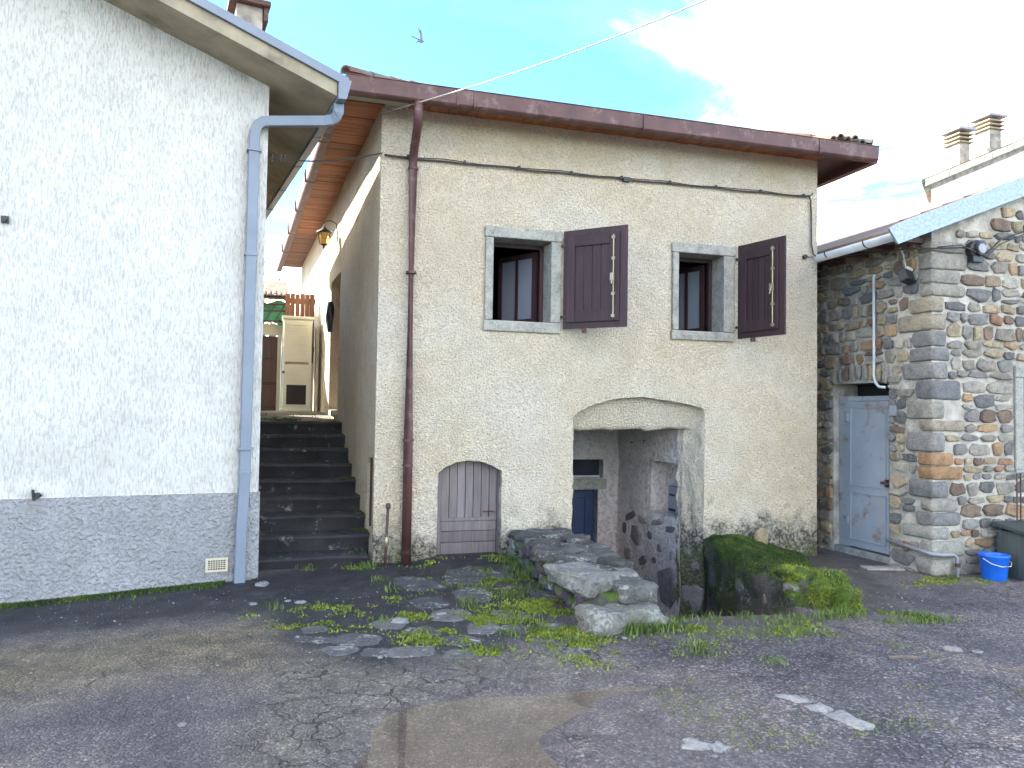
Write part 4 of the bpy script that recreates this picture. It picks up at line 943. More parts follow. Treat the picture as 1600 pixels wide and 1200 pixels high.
def chim(x, w, top):
    c = MB().box(x-w/2, x+w/2, FYB+.3, FYB+.75, 7.6, top-.42).build('chimney', MAT['chimney'], fh)
    for k, (dz, e_) in enumerate(((.42, .07), (.31, .07), (.20, .07))):
        MB().box(x-w/2-e_, x+w/2+e_, FYB+.3-e_, FYB+.75+e_, top-dz, top-dz+.045).box(x-w/2+.06, x+w/2-.06, FYB+.36, FYB+.69, top-dz+.046, top-dz+.109).build('cowl_ring', MAT['concrete'], c, False, 0.012)
    MB().box(x-w/2-.11, x+w/2+.11, FYB+.18, FYB+.87, top-.075, top).build('cowl_slab', MAT['grey_box'], c, False, 0.01)
chim(17.55, .36, 9.50); chim(18.62, .42, 10.0)

# ------------------------------------------------------------------ small things on the buildings
ln = thing('wall_lantern', 'amber glass lantern hanging from a scrolled bracket on the alley wall', 'lantern', (0.50, 11.5, 3.98))
lp = Vector((0.50, 11.5, 4.10))
MB().lathe(lp, [(.055, -.10), (.085, .07)], 6).lathe(lp, [(.001, -.10), (.055, -.10)], 6).build('glass', MAT['amber'], ln)
MB().lathe(lp, [(.001, .17), (.02, .16), (.03, .14), (.11, .085), (.115, .07), (.001, .072)], 12).build('cap', MAT['black'], ln, True)
fr_ = MB()
for k in range(6):
    a = math.pi*k/3; fr_.tube([lp+Vector((.056*math.cos(a), .056*math.sin(a), -.10)), lp+Vector((.087*math.cos(a), .087*math.sin(a), .07))], .005, 4)
fr_.lathe(lp, [(.001, -.17), (.012, -.15), (.015, -.12), (.06, -.10), (.001, -.098)], 8); fr_.build('frame', MAT['black'], ln)
br_ = MB(); cpts = [lp+Vector((0, 0, .17)), lp+Vector((0, 0, .22)), lp+Vector((.03, 0, .25)), lp+Vector((.10, 0, .26)), lp+Vector((.17, 0, .22)), lp+Vector((.19, 0, .10)), lp+Vector((.195, 0, -.05))]
br_.tube(cpts, .008, 6); br_.tube([lp+Vector((.195, 0, .0)), lp+Vector((.14, 0, .02)), lp+Vector((.10, 0, .08)), lp+Vector((.12, 0, .13)), lp+Vector((.15, 0, .11))], .006, 5); br_.build('bracket', MAT['black'], ln)
bag = MB(); vs = []
for j in range(9):
    z = 3.17-j*.055; w = .035+.03*math.sin(math.pi*min(1, (j+.8)/8.5))
    for k in range(10):
        a = 2*math.pi*k/10; rr_ = w*(1+.18*math.sin(3*a+j)); vs.append((SX(11.55)-.09+rr_*math.cos(a)*.9, 11.60+rr_*1.6*math.sin(a), z))
bag.add(vs, [(j*10+k, j*10+(k+1) % 10, j*10+10+(k+1) % 10, j*10+10+k) for j in range(8) for k in range(10)]+[tuple(range(10)), tuple(80+k for k in range(9, -1, -1))])
tag(bag.build('hanging_bag', MAT['black'], None, True), 'black bag hanging beside the dark alley door', 'bag')
# cable clipped across the front of the cream house
cb_ = MB(); pts = []
xs = np.linspace(0.95, 6.24, 60)
for i, x in enumerate(xs): pts.append((x, FY-.03, 4.285+.062*(x-.95)/5.3-.010*abs(math.sin((x-.95)*math.pi/.66))))
cb_.tube(pts, .009, 6); cb_.tube([(p[0], p[1]-.008, p[2]+.014+.006*math.sin(p[0]*5)) for p in pts], .006, 5)
cb_.tube([(6.24, FY-.03, 4.345), (6.28, FY-.03, 4.38), (6.30, FY-.03, 4.40)], .008, 6)
cb_.tube([(6.24, FY-.03, 4.35), (6.262, FY-.03, 4.30), (6.27, FY-.03, 4.15), (6.275, FY-.03, 3.75), (6.30, FY-.035, 3.62), (6.38, FY-.06, 3.575), (6.52, 7.6, 3.545), (6.70, 6.95, 3.50), (6.84, 6.72, 3.465), (7.15, 6.72, 3.50), (7.36, 6.72, 3.50), (7.55, 6.72, 3.47), (7.75, 6.72, 3.64), (8.1, 6.72, 3.76), (9.4, 6.72, 4.2)], .010, 6)
cb_.tube([(6.84, 6.715, 3.48), (7.15, 6.70, 3.525), (7.36, 6.70, 3.46), (7.52, 6.70, 3.42), (7.70, 6.70, 3.57), (8.1, 6.70, 3.73), (9.4, 6.70, 4.17)], .007, 5)
cbo = cb_.build('facade_cable', MAT['cable'], None, True); tag(cbo, 'dark cable clipped across the cream house and over to the stone building', 'cable')
for k in range(9):
    x = 1.2+k*.62; MB().box(x-.012, x+.012, FY-.045, FY+.01, 4.27+.012*x, 4.30+.012*x).build('cable_clip', MAT['cable'], cbo)
MB().box(3.70, 3.78, FY-.05, FY, 4.285, 4.335).build('splice_box', MAT['cable'], cbo)
MB().lathe((6.18, FY-.03, 3.585), [(.001, -.02), (.028, -.02), (.028, .02), (.001, .02)], 10, Matrix.Rotation(RAD(90), 4, 'X')).tube([(6.18, FY-.03, 3.585), (6.30, FY-.035, 3.59)], .006, 5).build('wall_hook', MAT['cable'], cbo)
ac = MB(); a0, a1 = LP(0.0, .15, 4.02), Vector((.93, FY-.02, 4.31))
ac.tube([a0.lerp(a1, t_)-Vector((0, 0, .06*math.sin(math.pi*t_))) for t_ in np.linspace(0, 1, 14)], .008, 5)
for t_ in (.05, .12, .15): p = a0.lerp(a1, t_)-Vector((0, 0, .02)); ac.tube([p+Vector((0, 0, -.03)), p+Vector((.01, 0, .05))], .007, 5)
tag(ac.build('alley_cable', MAT['cable'], None), 'thin dark cable strung across the alley below the eaves', 'cable')
ow = MB(); w0, w1 = Vector((.88, 8.10, 4.72)), Vector((4.6, 3.2, 5.2))
ow.tube([w0.lerp(w1, t_)-Vector((0, 0, .18*math.sin(math.pi*t_))) for t_ in np.linspace(0, 1, 30)], .007, 5)
tag(ow.build('overhead_wire', MAT['wire'], None), 'pale overhead wire running from the house corner up across the sky', 'wire')
# siren and floodlight on the stone building
sr = thing('round_siren', 'round black siren on the stone gable under the zinc flashing', 'siren', (7.42, 6.72, 3.50))
RXM = Matrix.Rotation(RAD(90), 4, 'X')
MB().lathe((7.42, 6.80, 3.50), [(.001, 0), (.10, 0), (.105, .02), (.105, .07), (.075, .085), (.07, .12), (.001, .125)], 12, RXM).build('housing', MAT['black'], sr, False)
MB().lathe((7.42, 6.674, 3.50), [(.001, 0), (.055, 0), (.055, .012), (.001, .02)], 10, RXM).build('face', MAT['grey_box'], sr)
MB().box(7.35, 7.50, 6.72, 6.80, 3.36, 3.42).build('mount', MAT['black'], sr)
flt = thing('floodlight', 'small dark floodlight under the stone building eaves', 'floodlight', (6.74, 7.10, 3.20))
MF = Matrix.Translation((6.74, 7.05, 3.20)) @ Matrix.Rotation(RAD(-25), 4, 'X') @ Matrix.Rotation(RAD(20), 4, 'Z')
MB().box(-.09, .09, -.05, .05, -.07, .07, MF).build('housing', MAT['black'], flt, False, 0.01)
MB().box(-.05, .05, -.075, -.055, .05, .085, MF).build('sensor', MAT['white_metal'], flt, False, 0.004)
MB().tube([(6.74, 7.05, 3.28), (6.75, 7.10, 3.45), (6.72, 7.12, 3.55)], .008, 5).build('lead', MAT['wire'], flt)
# blue bucket, green bin, iron rack
bk = thing('blue_bucket', 'blue plastic bucket standing at the foot of the stone wall', 'bucket', (7.40, 6.53, -.135))
MB().lathe((7.40, 6.53, -.135), [(.001, 0), (.112, 0), (.118, .01), (.145, .25), (.152, .255), (.154, .275), (.147, .278), (.138, .26), (.112, .02), (.001, .015)], 24).build('shell', MAT['bucket'], bk, True)
MB().lathe((7.40, 6.53, -.135), [(.001, .235), (.134, .235)], 20).build('contents', MAT['concrete'], bk)
MB().tube([(7.25, 6.53, .10), (7.26, 6.44, .06), (7.34, 6.378, .035), (7.46, 6.378, .035), (7.54, 6.44, .06), (7.55, 6.53, .10)], .005, 5).build('handle', MAT['white_metal'], bk)
bn = thing('wooden_bin', 'dark weathered wooden bin with sloping lid beside the blue bucket', 'bin', (7.86, 6.48, -.14))
for k in range(5): MB().box(7.64+k*.09, 7.64+k*.09+.086, 6.30, 6.33, -.14, .36).build('front_board', MAT['green_wood'], bn, False, 0.003)
MB().box(7.642, 7.67, 6.331, 6.70, -.14, .37).box(8.06, 8.088, 6.331, 6.70, -.14, .37).box(7.672, 8.058, 6.67, 6.70, -.14, .40).build('side_boards', MAT['green_wood'], bn)
ML = Matrix.Translation((7.865, 6.5, .405)) @ Matrix.Rotation(RAD(8), 4, 'X')
MB().box(-.27, .27, -.25, .24, -.018, .022, ML).build('lid', MAT['green_wood'], bn, False, 0.006)
rk = thing('iron_rack', 'thin black iron rail and uprights against the stone wall', 'railing', (7.98, 6.70, .4))
MB().tube([(7.93, 6.70, .42), (7.93, 6.70, 1.0)], .008, 6).tube([(7.985, 6.70, .42), (7.985, 6.70, 1.0)], .008, 6).build('upright', MAT['iron'], rk)
MB().tube([(7.91, 6.70, 1.01), (9.4, 6.70, 1.03)], .018, 8).build('top_rail', MAT['grey_box'], rk)
for k in range(5): MB().tube([(7.93, 6.70, .47+k*.12), (7.985, 6.70, .47+k*.12)], .005, 5).build('rung', MAT['iron'], rk)
# rusty standpipe
sp = thing('rusty_standpipe', 'thin rusty standpipe with valve beside the brown downpipe', 'pipe', (1.05, 8.0, 0))
MB().tube([(1.035, 7.98, -.08), (1.045, 7.995, .25), (1.06, 8.02, .60)], .016, 8).build('pipe', MAT['iron'], sp, True)
MB().lathe((1.06, 8.02, .60), [(.016, -.03), (.024, -.02), (.026, .01), (.018, .03), (.001, .034)], 10).build('cap', MAT['iron'], sp, True)
MB().lathe((1.045, 7.995, .24), [(.016, -.05), (.026, -.03), (.03, 0), (.024, .03), (.016, .05)], 10).build('valve', MAT['brass'], sp, True)
# pigeon in the sky
bdm = MB(); bp = Vector((4.07, 25.0, 13.85)); Rb = Matrix.Rotation(RAD(-30), 4, 'Y') @ Matrix.Rotation(RAD(35), 4, 'Z')
prof = [(-.17, .002), (-.13, .018), (-.08, .036), (-.01, .052), (.06, .048), (.10, .032), (.125, .030), (.15, .026), (.17, .010), (.185, .001)]
vs = []; n = 10
for x, r_ in prof:
    for k in range(n): vs.append(bp+Rb @ Vector((x, r_*math.cos(2*math.pi*k/n), r_*.9*math.sin(2*math.pi*k/n))))
fs = [(j*n+k, j*n+(k+1) % n, j*n+n+(k+1) % n, j*n+n+k) for j in range(len(prof)-1) for k in range(n)]
bdm.add(vs, fs)
for s in (-1, 1):
    w = []
    for (y, z, x0, x1, t_) in ((.02, .03, -.06, .08, .012), (.10, .16, -.05, .09, .009), (.17, .27, -.09, .05, .006), (.19, .36, -.11, -.04, .003)):
        w += [bp+Rb @ Vector((x1, s*y, z+t_)), bp+Rb @ Vector((x0, s*y, z)), bp+Rb @ Vector((x0, s*y, z-t_)), bp+Rb @ Vector((x1, s*y, z-t_))]
    bdm.add(w, [(j*4+k, j*4+(k+1) % 4, j*4+4+(k+1) % 4, j*4+4+k) for j in range(3) for k in range(4)]+[(12, 13, 14, 15)])
bdm.add([bp+Rb @ Vector(p) for p in ((-.12, -.02, .006), (-.12, .02, .006), (-.25, .06, .002), (-.25, -.06, .002), (-.12, -.02, -.006), (-.12, .02, -.006), (-.25, .06, -.002), (-.25, -.06, -.002))], [(0, 1, 2, 3), (7, 6, 5, 4), (0, 4, 5, 1), (1, 5, 6, 2), (2, 6, 7, 3), (3, 7, 4, 0)])
tag(bdm.build('pigeon', MAT['bird'], None, True), 'small grey pigeon flying in the blue sky above the roofs', 'bird')

# ------------------------------------------------------------------ rocks and low walls
lw = thing('low_stone_wall', 'low wall of lichened slabs between the paving and the sunken passage', 'wall', (2.55, 6.7, 0))
# earth-packed core, then the slabs that cap it and the stacked end
def loft(name, secs, mat_, parent, nx=16, amp=.03, seed=0):
    """secs: list of (Y, [(x,z) profile]) lofted lengthwise, resampled and roughened"""
    V_ = []; ny = (len(secs)-1)*8+1
    for j in range(ny):
        t_ = j/8; a = min(int(t_), len(secs)-2); f_ = t_-a
        (y0, p0), (y1, p1) = secs[a], secs[a+1]; P = [(lerp(q[0], r_[0], f_), lerp(q[1], r_[1], f_)) for q, r_ in zip(p0, p1)]
        for k in range((len(P)-1)*6+1):
            s = k/6; b_ = min(int(s), len(P)-2); g = s-b_
            x, z, y = lerp(P[b_][0], P[b_+1][0], g), lerp(P[b_][1], P[b_+1][1], g), lerp(y0, y1, f_)
            V_.append((x, y, z))
    V_ = np.array(V_); m_ = (len(secs[0][1])-1)*6+1
    for ax in range(3): V_[:, ax] += amp*fbm(V_[:, 0]*3.5+seed+ax*13, V_[:, 1]*3.5, V_[:, 2]*3.5, 4)
    F_ = [(j*m_+k, j*m_+k+1, j*m_+m_+k+1, j*m_+m_+k) for j in range(ny-1) for k in range(m_-1)]
    F_ += [tuple(range(m_)), tuple((ny-1)*m_+k for k in range(m_-1, -1, -1))]
    o = MB().add([tuple(v) for v in V_], F_).build(name, mat_, parent, True); return o
o = loft('core', [(5.50, [(2.28, -.1), (2.30, .14), (2.36, .20), (2.70, .20), (2.76, .12), (2.82, -.5)]), (6.4, [(2.30, -.1), (2.32, .19), (2.40, .26), (2.78, .25), (2.86, .14), (2.90, -.7)]), (7.3, [(2.38, -.1), (2.42, .20), (2.48, .26), (2.92, .25), (3.0, .14), (3.04, -1.0)]), (8.14, [(2.42, -.1), (2.46, .18), (2.52, .23), (3.06, .23), (3.12, .12), (3.13, -1.3)])], MAT['mossy'], lw, 16, .035, 3); o.color = (.075, .072, .066, 1)
DK, LT = (.105, .102, .096), (.22, .215, .195)
rl_ = random.Random(5)
for k in range(34):                          # flat stones that cap the wall, roughly two abreast
    row, sd_ = divmod(k, 3); y = 5.95+row*.195+rl_.uniform(-.04, .04); xa, xb = lerp(2.26, 2.44, (y-5.4)/2.7), lerp(2.76, 3.10, (y-5.4)/2.7)
    x = lerp(xa, xb, (sd_+.5)/3)+rl_.uniform(-.05, .05); kk_ = rl_.uniform(.7, 1.5)
    rock('stone', (x, min(y, 7.98), .255+rl_.uniform(-.02, .03)), (rl_.uniform(.20, .34), rl_.uniform(.20, .32), rl_.uniform(.08, .14)), 200+k, MAT['slab'] if rl_.random() < .8 else MAT['lichen'], lw, tuple(c*kk_ for c in DK), rl_.uniform(-.5, .5), (rl_.uniform(-.08, .08), rl_.uniform(-.08, .08)), 5.0, .26, 10)
for k in range(26):                          # face towards the paving
    y = 5.7+(k % 13)*.185+rl_.uniform(-.05, .05); z = .06+.13*(k//13)+rl_.uniform(-.02, .02)
    rock('stone', (lerp(2.26, 2.44, (y-5.4)/2.7)+.03, min(y, 8.0), z), (rl_.uniform(.14, .2), rl_.uniform(.16, .28), rl_.uniform(.09, .16)), 300+k, MAT['mossy'] if rl_.random() < .6 else MAT['slab'], lw, tuple(c*rl_.uniform(.7, 1.4) for c in DK), rl_.uniform(-.2, .2), (0, 0), 3.6, .26, 9)
for (c, sz_, rz_, tl, col, mk, sd_) in (
    ((2.36, 5.84, .255), (.42, .60, .17), .35, (.05, .06), LT, 'lichen', 5), ((2.66, 5.62, .20), (.34, .40, .17), .1, (0, .05), (.15, .145, .135), 'slab', 6), ((2.70, 5.95, .24), (.32, .36, .11), -.1, (.02, .02), LT, 'lichen', 4),
    ((2.58, 5.42, .075), (.46, .36, .13), -.05, (.02, 0), (.20, .20, .17), 'lichen', 7), ((2.30, 5.32, .03), (.36, .34, .25), .2, (.0, .1), (.19, .185, .16), 'lichen', 8), ((2.34, 5.62, .08), (.24, .26, .16), .3, (0, 0), (.09, .09, .10), 'mossy', 9), ((2.46, 7.95, .13), (.2, .22, .26), .1, (0, 0), LT, 'lichen', 14), ((2.74, 5.52, .02), (.2, .2, .12), .4, (0, 0), (.12, .118, .11), 'slab', 16)):
    rock('stone', c, sz_, sd_, MAT[mk], lw, col, rz_, tl, 5.0 if sd_ < 8 else 3.2, .24, 18)
tag(MB().box(2.74, 2.92, 5.36, 5.50, -.012, .012).build('timber_offcut', MAT['beige'], None, False, 0.004), 'short pale timber offcut poking out under the wall end', 'timber')
mw = thing('mossy_bank_wall', 'low crumbling wall covered in bright moss right of the passage', 'wall', (5.0, 6.8, -.05))
o = loft('core', [(5.62, [(4.28, -.25), (4.32, -.02), (4.45, .05), (4.75, .04), (4.84, -.06), (4.90, -.16)]), (5.80, [(4.24, -.35), (4.28, .10), (4.42, .20), (4.68, .14), (4.86, .0), (4.96, -.16)]), (6.3, [(4.32, -.6), (4.34, .08), (4.44, .17), (4.72, .11), (5.02, -.03), (5.2, -.17)]), (7.2, [(4.55, -1.0), (4.57, .06), (4.66, .15), (5.05, .08), (5.50, -.06), (5.75, -.19)]), (8.14, [(4.80, -1.4), (4.80, .10), (4.90, .17), (5.45, .13), (6.1, -.06), (6.4, -.2)])], MAT['mossy'], mw, 16, .11, 9); o.color = (.085, .08, .072, 1)
bank_core = o
cush = []
for (c, sz_, sd_) in (((4.62, 5.72, .04), (.42, .34, .34), 71), ((4.72, 5.72, -.03), (.34, .34, .28), 72), ((4.62, 5.98, .07), (.42, .42, .24), 73), ((4.82, 5.96, -.04), (.34, .42, .24), 74), ((4.50, 5.98, .12), (.34, .36, .22), 75), ((4.66, 5.60, -.11), (.42, .26, .18), 76)):
    cush.append(rock('moss_cushion', c, tuple(q*.92 for q in sz_), sd_, MAT['dark_moss'], mw, (1, 1, 1), sd_*.7, (0, 0), 2.3, .55, 16))
for (c, sz_, sd_, col) in (((4.53, 6.75, -.12), (.2, .34, .22), 21, (.12, .12, .125)), ((4.66, 7.25, -.30), (.16, .30, .24), 22, (.14, .135, .13)), ((4.41, 6.2, -.12), (.14, .22, .18), 23, (.20, .16, .14)), ((4.77, 7.75, -.25), (.16, .34, .3), 24, (.10, .10, .105)), ((4.36, 5.86, .07), (.14, .2, .14), 25, (.17, .165, .165)), ((4.59, 7.0, -.5), (.16, .36, .22), 26, (.09, .09, .095)), ((5.52, 8.03, .12), (.24, .1, .26), 27, (.34, .27, .16))):
    rock('stone', c, sz_, sd_, MAT['lichen'] if sd_ in (27,) else MAT['mossy'], mw, col, .1*sd_ % .6, (0, 0), 2.5, .14, 10)
# boulders showing through the broken plaster low in the alcove
rr = random.Random(77)
for (yy, z, w, h) in ((8.74, -.58, .50, .50), (8.66, .16, .24, .09), (9.02, .20, .36, .08), (9.45, .17, .26, .09), (9.82, .18, .34, .10), (9.66, -.06, .30, .24), (9.22, .0, .15, .12), (8.95, -.12, .13, .10), (10.0, -.02, .14, .18), (9.9, -.36, .2, .16), (9.42, -.36, .24, .13), (9.08, -.30, .12, .09), (9.3, -.68, .30, .22), (9.8, -.7, .22, .2), (8.62, -.16, .10, .13)):
    put_stone(house, Vector((4.668, yy, z)), Vector((0, 1, 0)), Vector((0, 0, 1)), Vector((-1, 0, 0)), w, h, .030, (*rr.choice([(.15, .145, .15), (.21, .20, .195), (.29, .265, .245)]), 1), rr.choice(PROTO), rr.uniform(-.35, .35), 'alcove_stone')
jd = Vector((-.93, -.36, 0)).normalized(); ju = Vector((.36, -.93, 0)).normalized()
for k, (t_, z, w, h) in enumerate(((.35, -.05, .14, .10), (.7, -.22, .16, .12), (.5, -.60, .34, .36), (.75, .10, .10, .08))):
    put_stone(house, Vector((lerp(4.68, 4.815, t_), lerp(8.46, 8.14, t_), z)), ju, Vector((0, 0, 1)), jd, w, h, .03, (*rr.choice([(.15, .145, .145), (.20, .185, .175), (.26, .24, .22)]), 1), rr.choice(PROTO), rr.uniform(-.3, .3), 'alcove_stone')
# ------------------------------------------------------------------ paving stones set in the apron, loose stones
def flag(name, x, y, w, d, seed, col, thick=.03, rot=0.0, lift=.006, parent=ground, mat_=None):
    r_ = random.Random(seed); n = 17; P = []
    for k in range(n):
        a = 2*math.pi*(k+r_.uniform(-.3, .3))/n; c, s = math.cos(a), math.sin(a); q = 1/((abs(c)**4+abs(s)**4)**.25)*r_.uniform(.80, 1.06)
        px, py = c*q*w/2, s*q*d/2; P.append((x+px*math.cos(rot)-py*math.sin(rot), y+px*math.sin(rot)+py*math.cos(rot)))
    gz_ = float(ground_z(x, y)); tx, ty = r_.uniform(-.015, .015), r_.uniform(-.015, .015)
    top = lambda p, e: float(ground_z(*p))*.7+gz_*.3+lift+tx*(p[0]-x)+ty*(p[1]-y)-e
    cen = (x, y); ins = [(lerp(p[0], x, .10), lerp(p[1], y, .10)) for p in P]
    vs = [(*p, top(p, thick)) for p in P]+[(*p, top(p, .010)) for p in P]+[(*p, top(p, 0)) for p in ins]+[(x, y, top(cen, -.002))]
    fs = [(k, (k+1) % n, n+(k+1) % n, n+k) for k in range(n)]+[(n+k, n+(k+1) % n, 2*n+(k+1) % n, 2*n+k) for k in range(n)]+[(2*n+k, 2*n+(k+1) % n, 3*n) for k in range(n)]
    o = MB().add(vs, fs).build(name, mat_ or MAT['paving'], parent, False); o.color = (*col, 1); return o
FL = [(1.71, 7.30, .46, .80), (2.02, 6.72, .24, .50), (2.06, 7.25, .26, .42), (2.22, 6.45, .24, .50), (1.62, 6.55, .40, .62), (1.22, 7.1, .42, .7), (.8, 5.81, .30, .34), (1.0, 5.55, .27, .30), (1.22, 5.28, .30, .30), (1.45, 5.55, .28, .36), (1.68, 5.48, .22, .28), (.52, 5.46, .36, .30), (.85, 5.12, .40, .26), (1.15, 4.98, .26, .22), (.26, 5.77, .22, .20), (.16, 5.55, .15, .14), (.40, 5.25, .26, .24), (1.30, 5.95, .36, .40), (1.20, 6.38, .32, .44), (1.75, 5.85, .30, .34), (.62, 5.14, .22, .2), (.30, 5.50, .2, .16), (1.95, 5.45, .2, .2)]
for i, (x, y, w, d) in enumerate(FL):
    k = rng.uniform(.75, 1.25); flag('paving_stone', x, y, w, d, 40+i, tuple(c*k for c in ((.085, .082, .080) if y > 6 else (.125, .12, .115))), .04, rng.uniform(-.4, .4), .004)
for (x, y, w, d, rz_, sd_) in ((2.79, 3.76, .12, .20, .32, 401), (2.85, 3.60, .13, .17, .1, 402), (2.90, 3.42, .12, .26, .16, 403), (1.95, 3.36, .18, .13, -.5, 404), (2.05, 3.30, .12, .10, .3, 405)):
    rock('embedded_stone', (x, y, float(ground_z(x, y))-.012), (w, d, .05), sd_, MAT['paving'], ground, (.30, .295, .28), rz_, (0, 0), 3.0, .45, 12)
for i, (x, y, s, lab) in enumerate([(.17, 6.6, .10, 'pale flat stone on the dark apron in front of the steps'), (.07, 6.67, .06, 'small pale stone left of the flat stone before the steps'), (-.15, 7.35, .16, 'pale stone at the foot of the square grey downpipe'),
    (-.2, 6.62, .08, 'small pale stone on the dark strip before the white house corner'), (.88, 5.84, .15, 'pale flat stone in the moss among the paving'), (1.23, 5.99, .09, 'small pale stone between dark paving stones'), (2.61, 5.19, .06, 'small pale stone in the grass at the low wall end'),
    (2.36, 5.06, .05, 'tiny pale stone beside the boulder ending the low wall'), (4.62, 4.42, .14, 'broad pale stone on the asphalt at the right'), (4.78, 4.36, .08, 'smaller pale stone right of the broad one on the asphalt'), (-.45, 4.22, .05, 'small white pebble alone on the asphalt at lower left')]):
    o = rock('loose_stone', (x, y, float(ground_z(x, y))+s*.06), (s, s*.75, s*.30), 50+i, MAT['stone'], None, (.25, .245, .235), i*.7, (0, 0), 2.4, .25, 6)
    tag(o, lab, 'stone', 'loose pale stones on the ground')
fl_ = MB(); fl_.add([(6.35, 7.2, float(ground_z(6.35, 7.2))+.006), (6.75, 7.05, float(ground_z(6.75, 7.05))+.006), (6.80, 7.22, float(ground_z(6.8, 7.2))+.02), (6.45, 7.4, float(ground_z(6.45, 7.4))+.02)], [(0, 1, 2, 3)])
fl_.prism([(0, 0), (.4, 0), (.42, .16), (.03, .17)], lambda a, b_, d: (6.36+a, 7.22+b_-.3*a, -.125+d), 0, .02)
fl_.v = fl_.v[4:]; fl_.f = [tuple(i-4 for i in f) for f in fl_.f[1:]]
tag(fl_.build('stone_slab', MAT['frame_stone'], None), 'thin flat slab lying before the steel door', 'slab')

# ------------------------------------------------------------------ moss, grass, grit (nobody could count these)
def blades(name, pts, hgt, wid, lean, mat_, label, cat, nrm=None):
    n = len(pts); P = np.asarray(pts, float); a = nr.uniform(0, 2*np.pi, n); h = hgt*nr.uniform(.5, 1.3, n)
    if np.ndim(hgt): h = hgt*nr.uniform(.25, 1.25, n)**1.2
    d = np.stack([np.cos(a), np.sin(a), np.zeros(n)], 1); side = np.stack([-np.sin(a), np.cos(a), np.zeros(n)], 1)
    up = np.tile([0, 0, 1.0], (n, 1)) if nrm is None else nrm*.7+np.array([0, 0, .3])
    w = wid*nr.uniform(.6, 1.3, n)[:, None]; le = lean*nr.uniform(.2, 1.2, n)[:, None]
    tip = P+up*h[:, None]+d*le*h[:, None]; midp = P+up*h[:, None]*.55+d*le*h[:, None]*.3
    V_ = np.stack([P-side*w, P+side*w, midp+side*w*.8, midp-side*w*.8, tip], 1).reshape(-1, 3)
    i = np.arange(n)[:, None]*5; F_ = np.concatenate([i+[0, 1, 2], i+[0, 2, 3], i+[3, 2, 4]], 0)
    o = link(name, np_mesh(name, V_, F_), mat_, None, False, 0, False); stuff(o); return tag(o, label, cat)
def on_ground(x, y): return np.stack([x, y, ground_z(x, y)-.002], 1)
MOSS = [(1.2, 5.62), (1.55, 5.72), (1.77, 6.0), (2.12, 6.12), (2.03, 5.7), (1.85, 5.32), (1.56, 5.2), (1.40, 4.95), (1.17, 5.78), (.92, 6.0), (.87, 6.65), (.7, 6.3), (.34, 6.35), (.30, 5.93), (.02, 5.95), (-.02, 6.25), (.5, 5.68), (2.06, 5.09), (1.96, 4.69), (2.16, 4.77), (1.38, 5.28), (2.13, 6.6), (2.17, 8.0), (2.32, 7.8), (1.45, 7.95), (.78, 7.95), (1.88, 5.14), (2.12, 5.9), (2.16, 5.4), (2.8, 5.2), (3.1, 5.22), (3.9, 5.2), (4.2, 5.3), (4.6, 5.5), (5.0, 5.5), (1.9, 7.0), (1.86, 6.5), (2.2, 7.0), (1.45, 6.85), (1.42, 7.4), (3.0, 5.1), (2.75, 4.7), (3.75, 4.95), (3.5, 4.85), (6.9, 6.6), (6.4, 6.5), (6.65, 6.62), (7.2, 6.45), (1.0, 5.4), (1.33, 5.7)]
px, py = [], []
for i, (x, y) in enumerate(MOSS):
    k = 1300 if 4.9 < y < 6.4 and .8 < x < 2.4 else 450
    px.append(nr.normal(x, .12, k)); py.append(nr.normal(y, .10, k))
px, py = np.concatenate(px), np.concatenate(py)
keep = (fbm(px*4, py*4, 2.2) + .5*fbm(px*13, py*13, 1.0) > .10) & (poly_d(px, py, TRENCH) < 0) & (py < 8.08)
px, py = px[keep], py[keep]
blades('ground_moss', on_ground(px, py), .016, .007, .9, MAT['moss'], 'yellow-green moss growing between the paving stones', 'moss')
# along the foot of the white house
uu = nr.uniform(-3.2, 0, 9000); vv = -nr.gamma(1.4, .035, 9000)-.016
P2 = np.array([LP(a, b_, 0)[:] for a, b_ in zip(uu, vv)]); kk = fbm(P2[:, 0]*3, P2[:, 1]*3, 4) > -.15-.25*(uu < -.8)
blades('foot_moss', on_ground(P2[kk, 0], P2[kk, 1]), .022, .006, .7, MAT['dark_moss'], 'dark moss along the foot of the grey plinth', 'moss')
# on the bank wall: sample the core's surface
def sample_mesh(o, n, cond):
    me = o.data; me.calc_loop_triangles(); V_ = np.zeros(len(me.vertices)*3, np.float32); me.vertices.foreach_get('co', V_); V_ = V_.reshape(-1, 3)
    T_ = np.zeros(len(me.loop_triangles)*3, np.int32); me.loop_triangles.foreach_get('vertices', T_); T_ = T_.reshape(-1, 3)
    a, b_, c = V_[T_[:, 0]], V_[T_[:, 1]], V_[T_[:, 2]]; nn = np.cross(b_-a, c-a); ar = np.linalg.norm(nn, axis=1); nn = nn/np.maximum(ar, 1e-9)[:, None]
    idx = nr.choice(len(ar), n, p=ar/ar.sum()); r1, r2 = np.sqrt(nr.random(n)), nr.random(n)
    P = a[idx]*(1-r1)[:, None]+b_[idx]*(r1*(1-r2))[:, None]+c[idx]*(r1*r2)[:, None]; N_ = nn[idx]
    k = cond(P, N_); return P[k], N_[k]
P, N_ = sample_mesh(bank_core, 130000, lambda P, N: ((fbm(P[:, 0]*3, P[:, 1]*3, P[:, 2]*3+2)+.45*np.clip(N[:, 2], 0, 1) > -.08) & (P[:, 2] > -.5)))
br_m = (P[:, 1] < 6.2) & (P[:, 0] > 4.38) & (P[:, 2] > -.12)
blades('bank_moss', P[~br_m]-N_[~br_m]*.003, .016, .004, 1.0, MAT['dark_moss'], 'dark green moss over the crumbling wall beside the passage', 'moss', N_[~br_m])
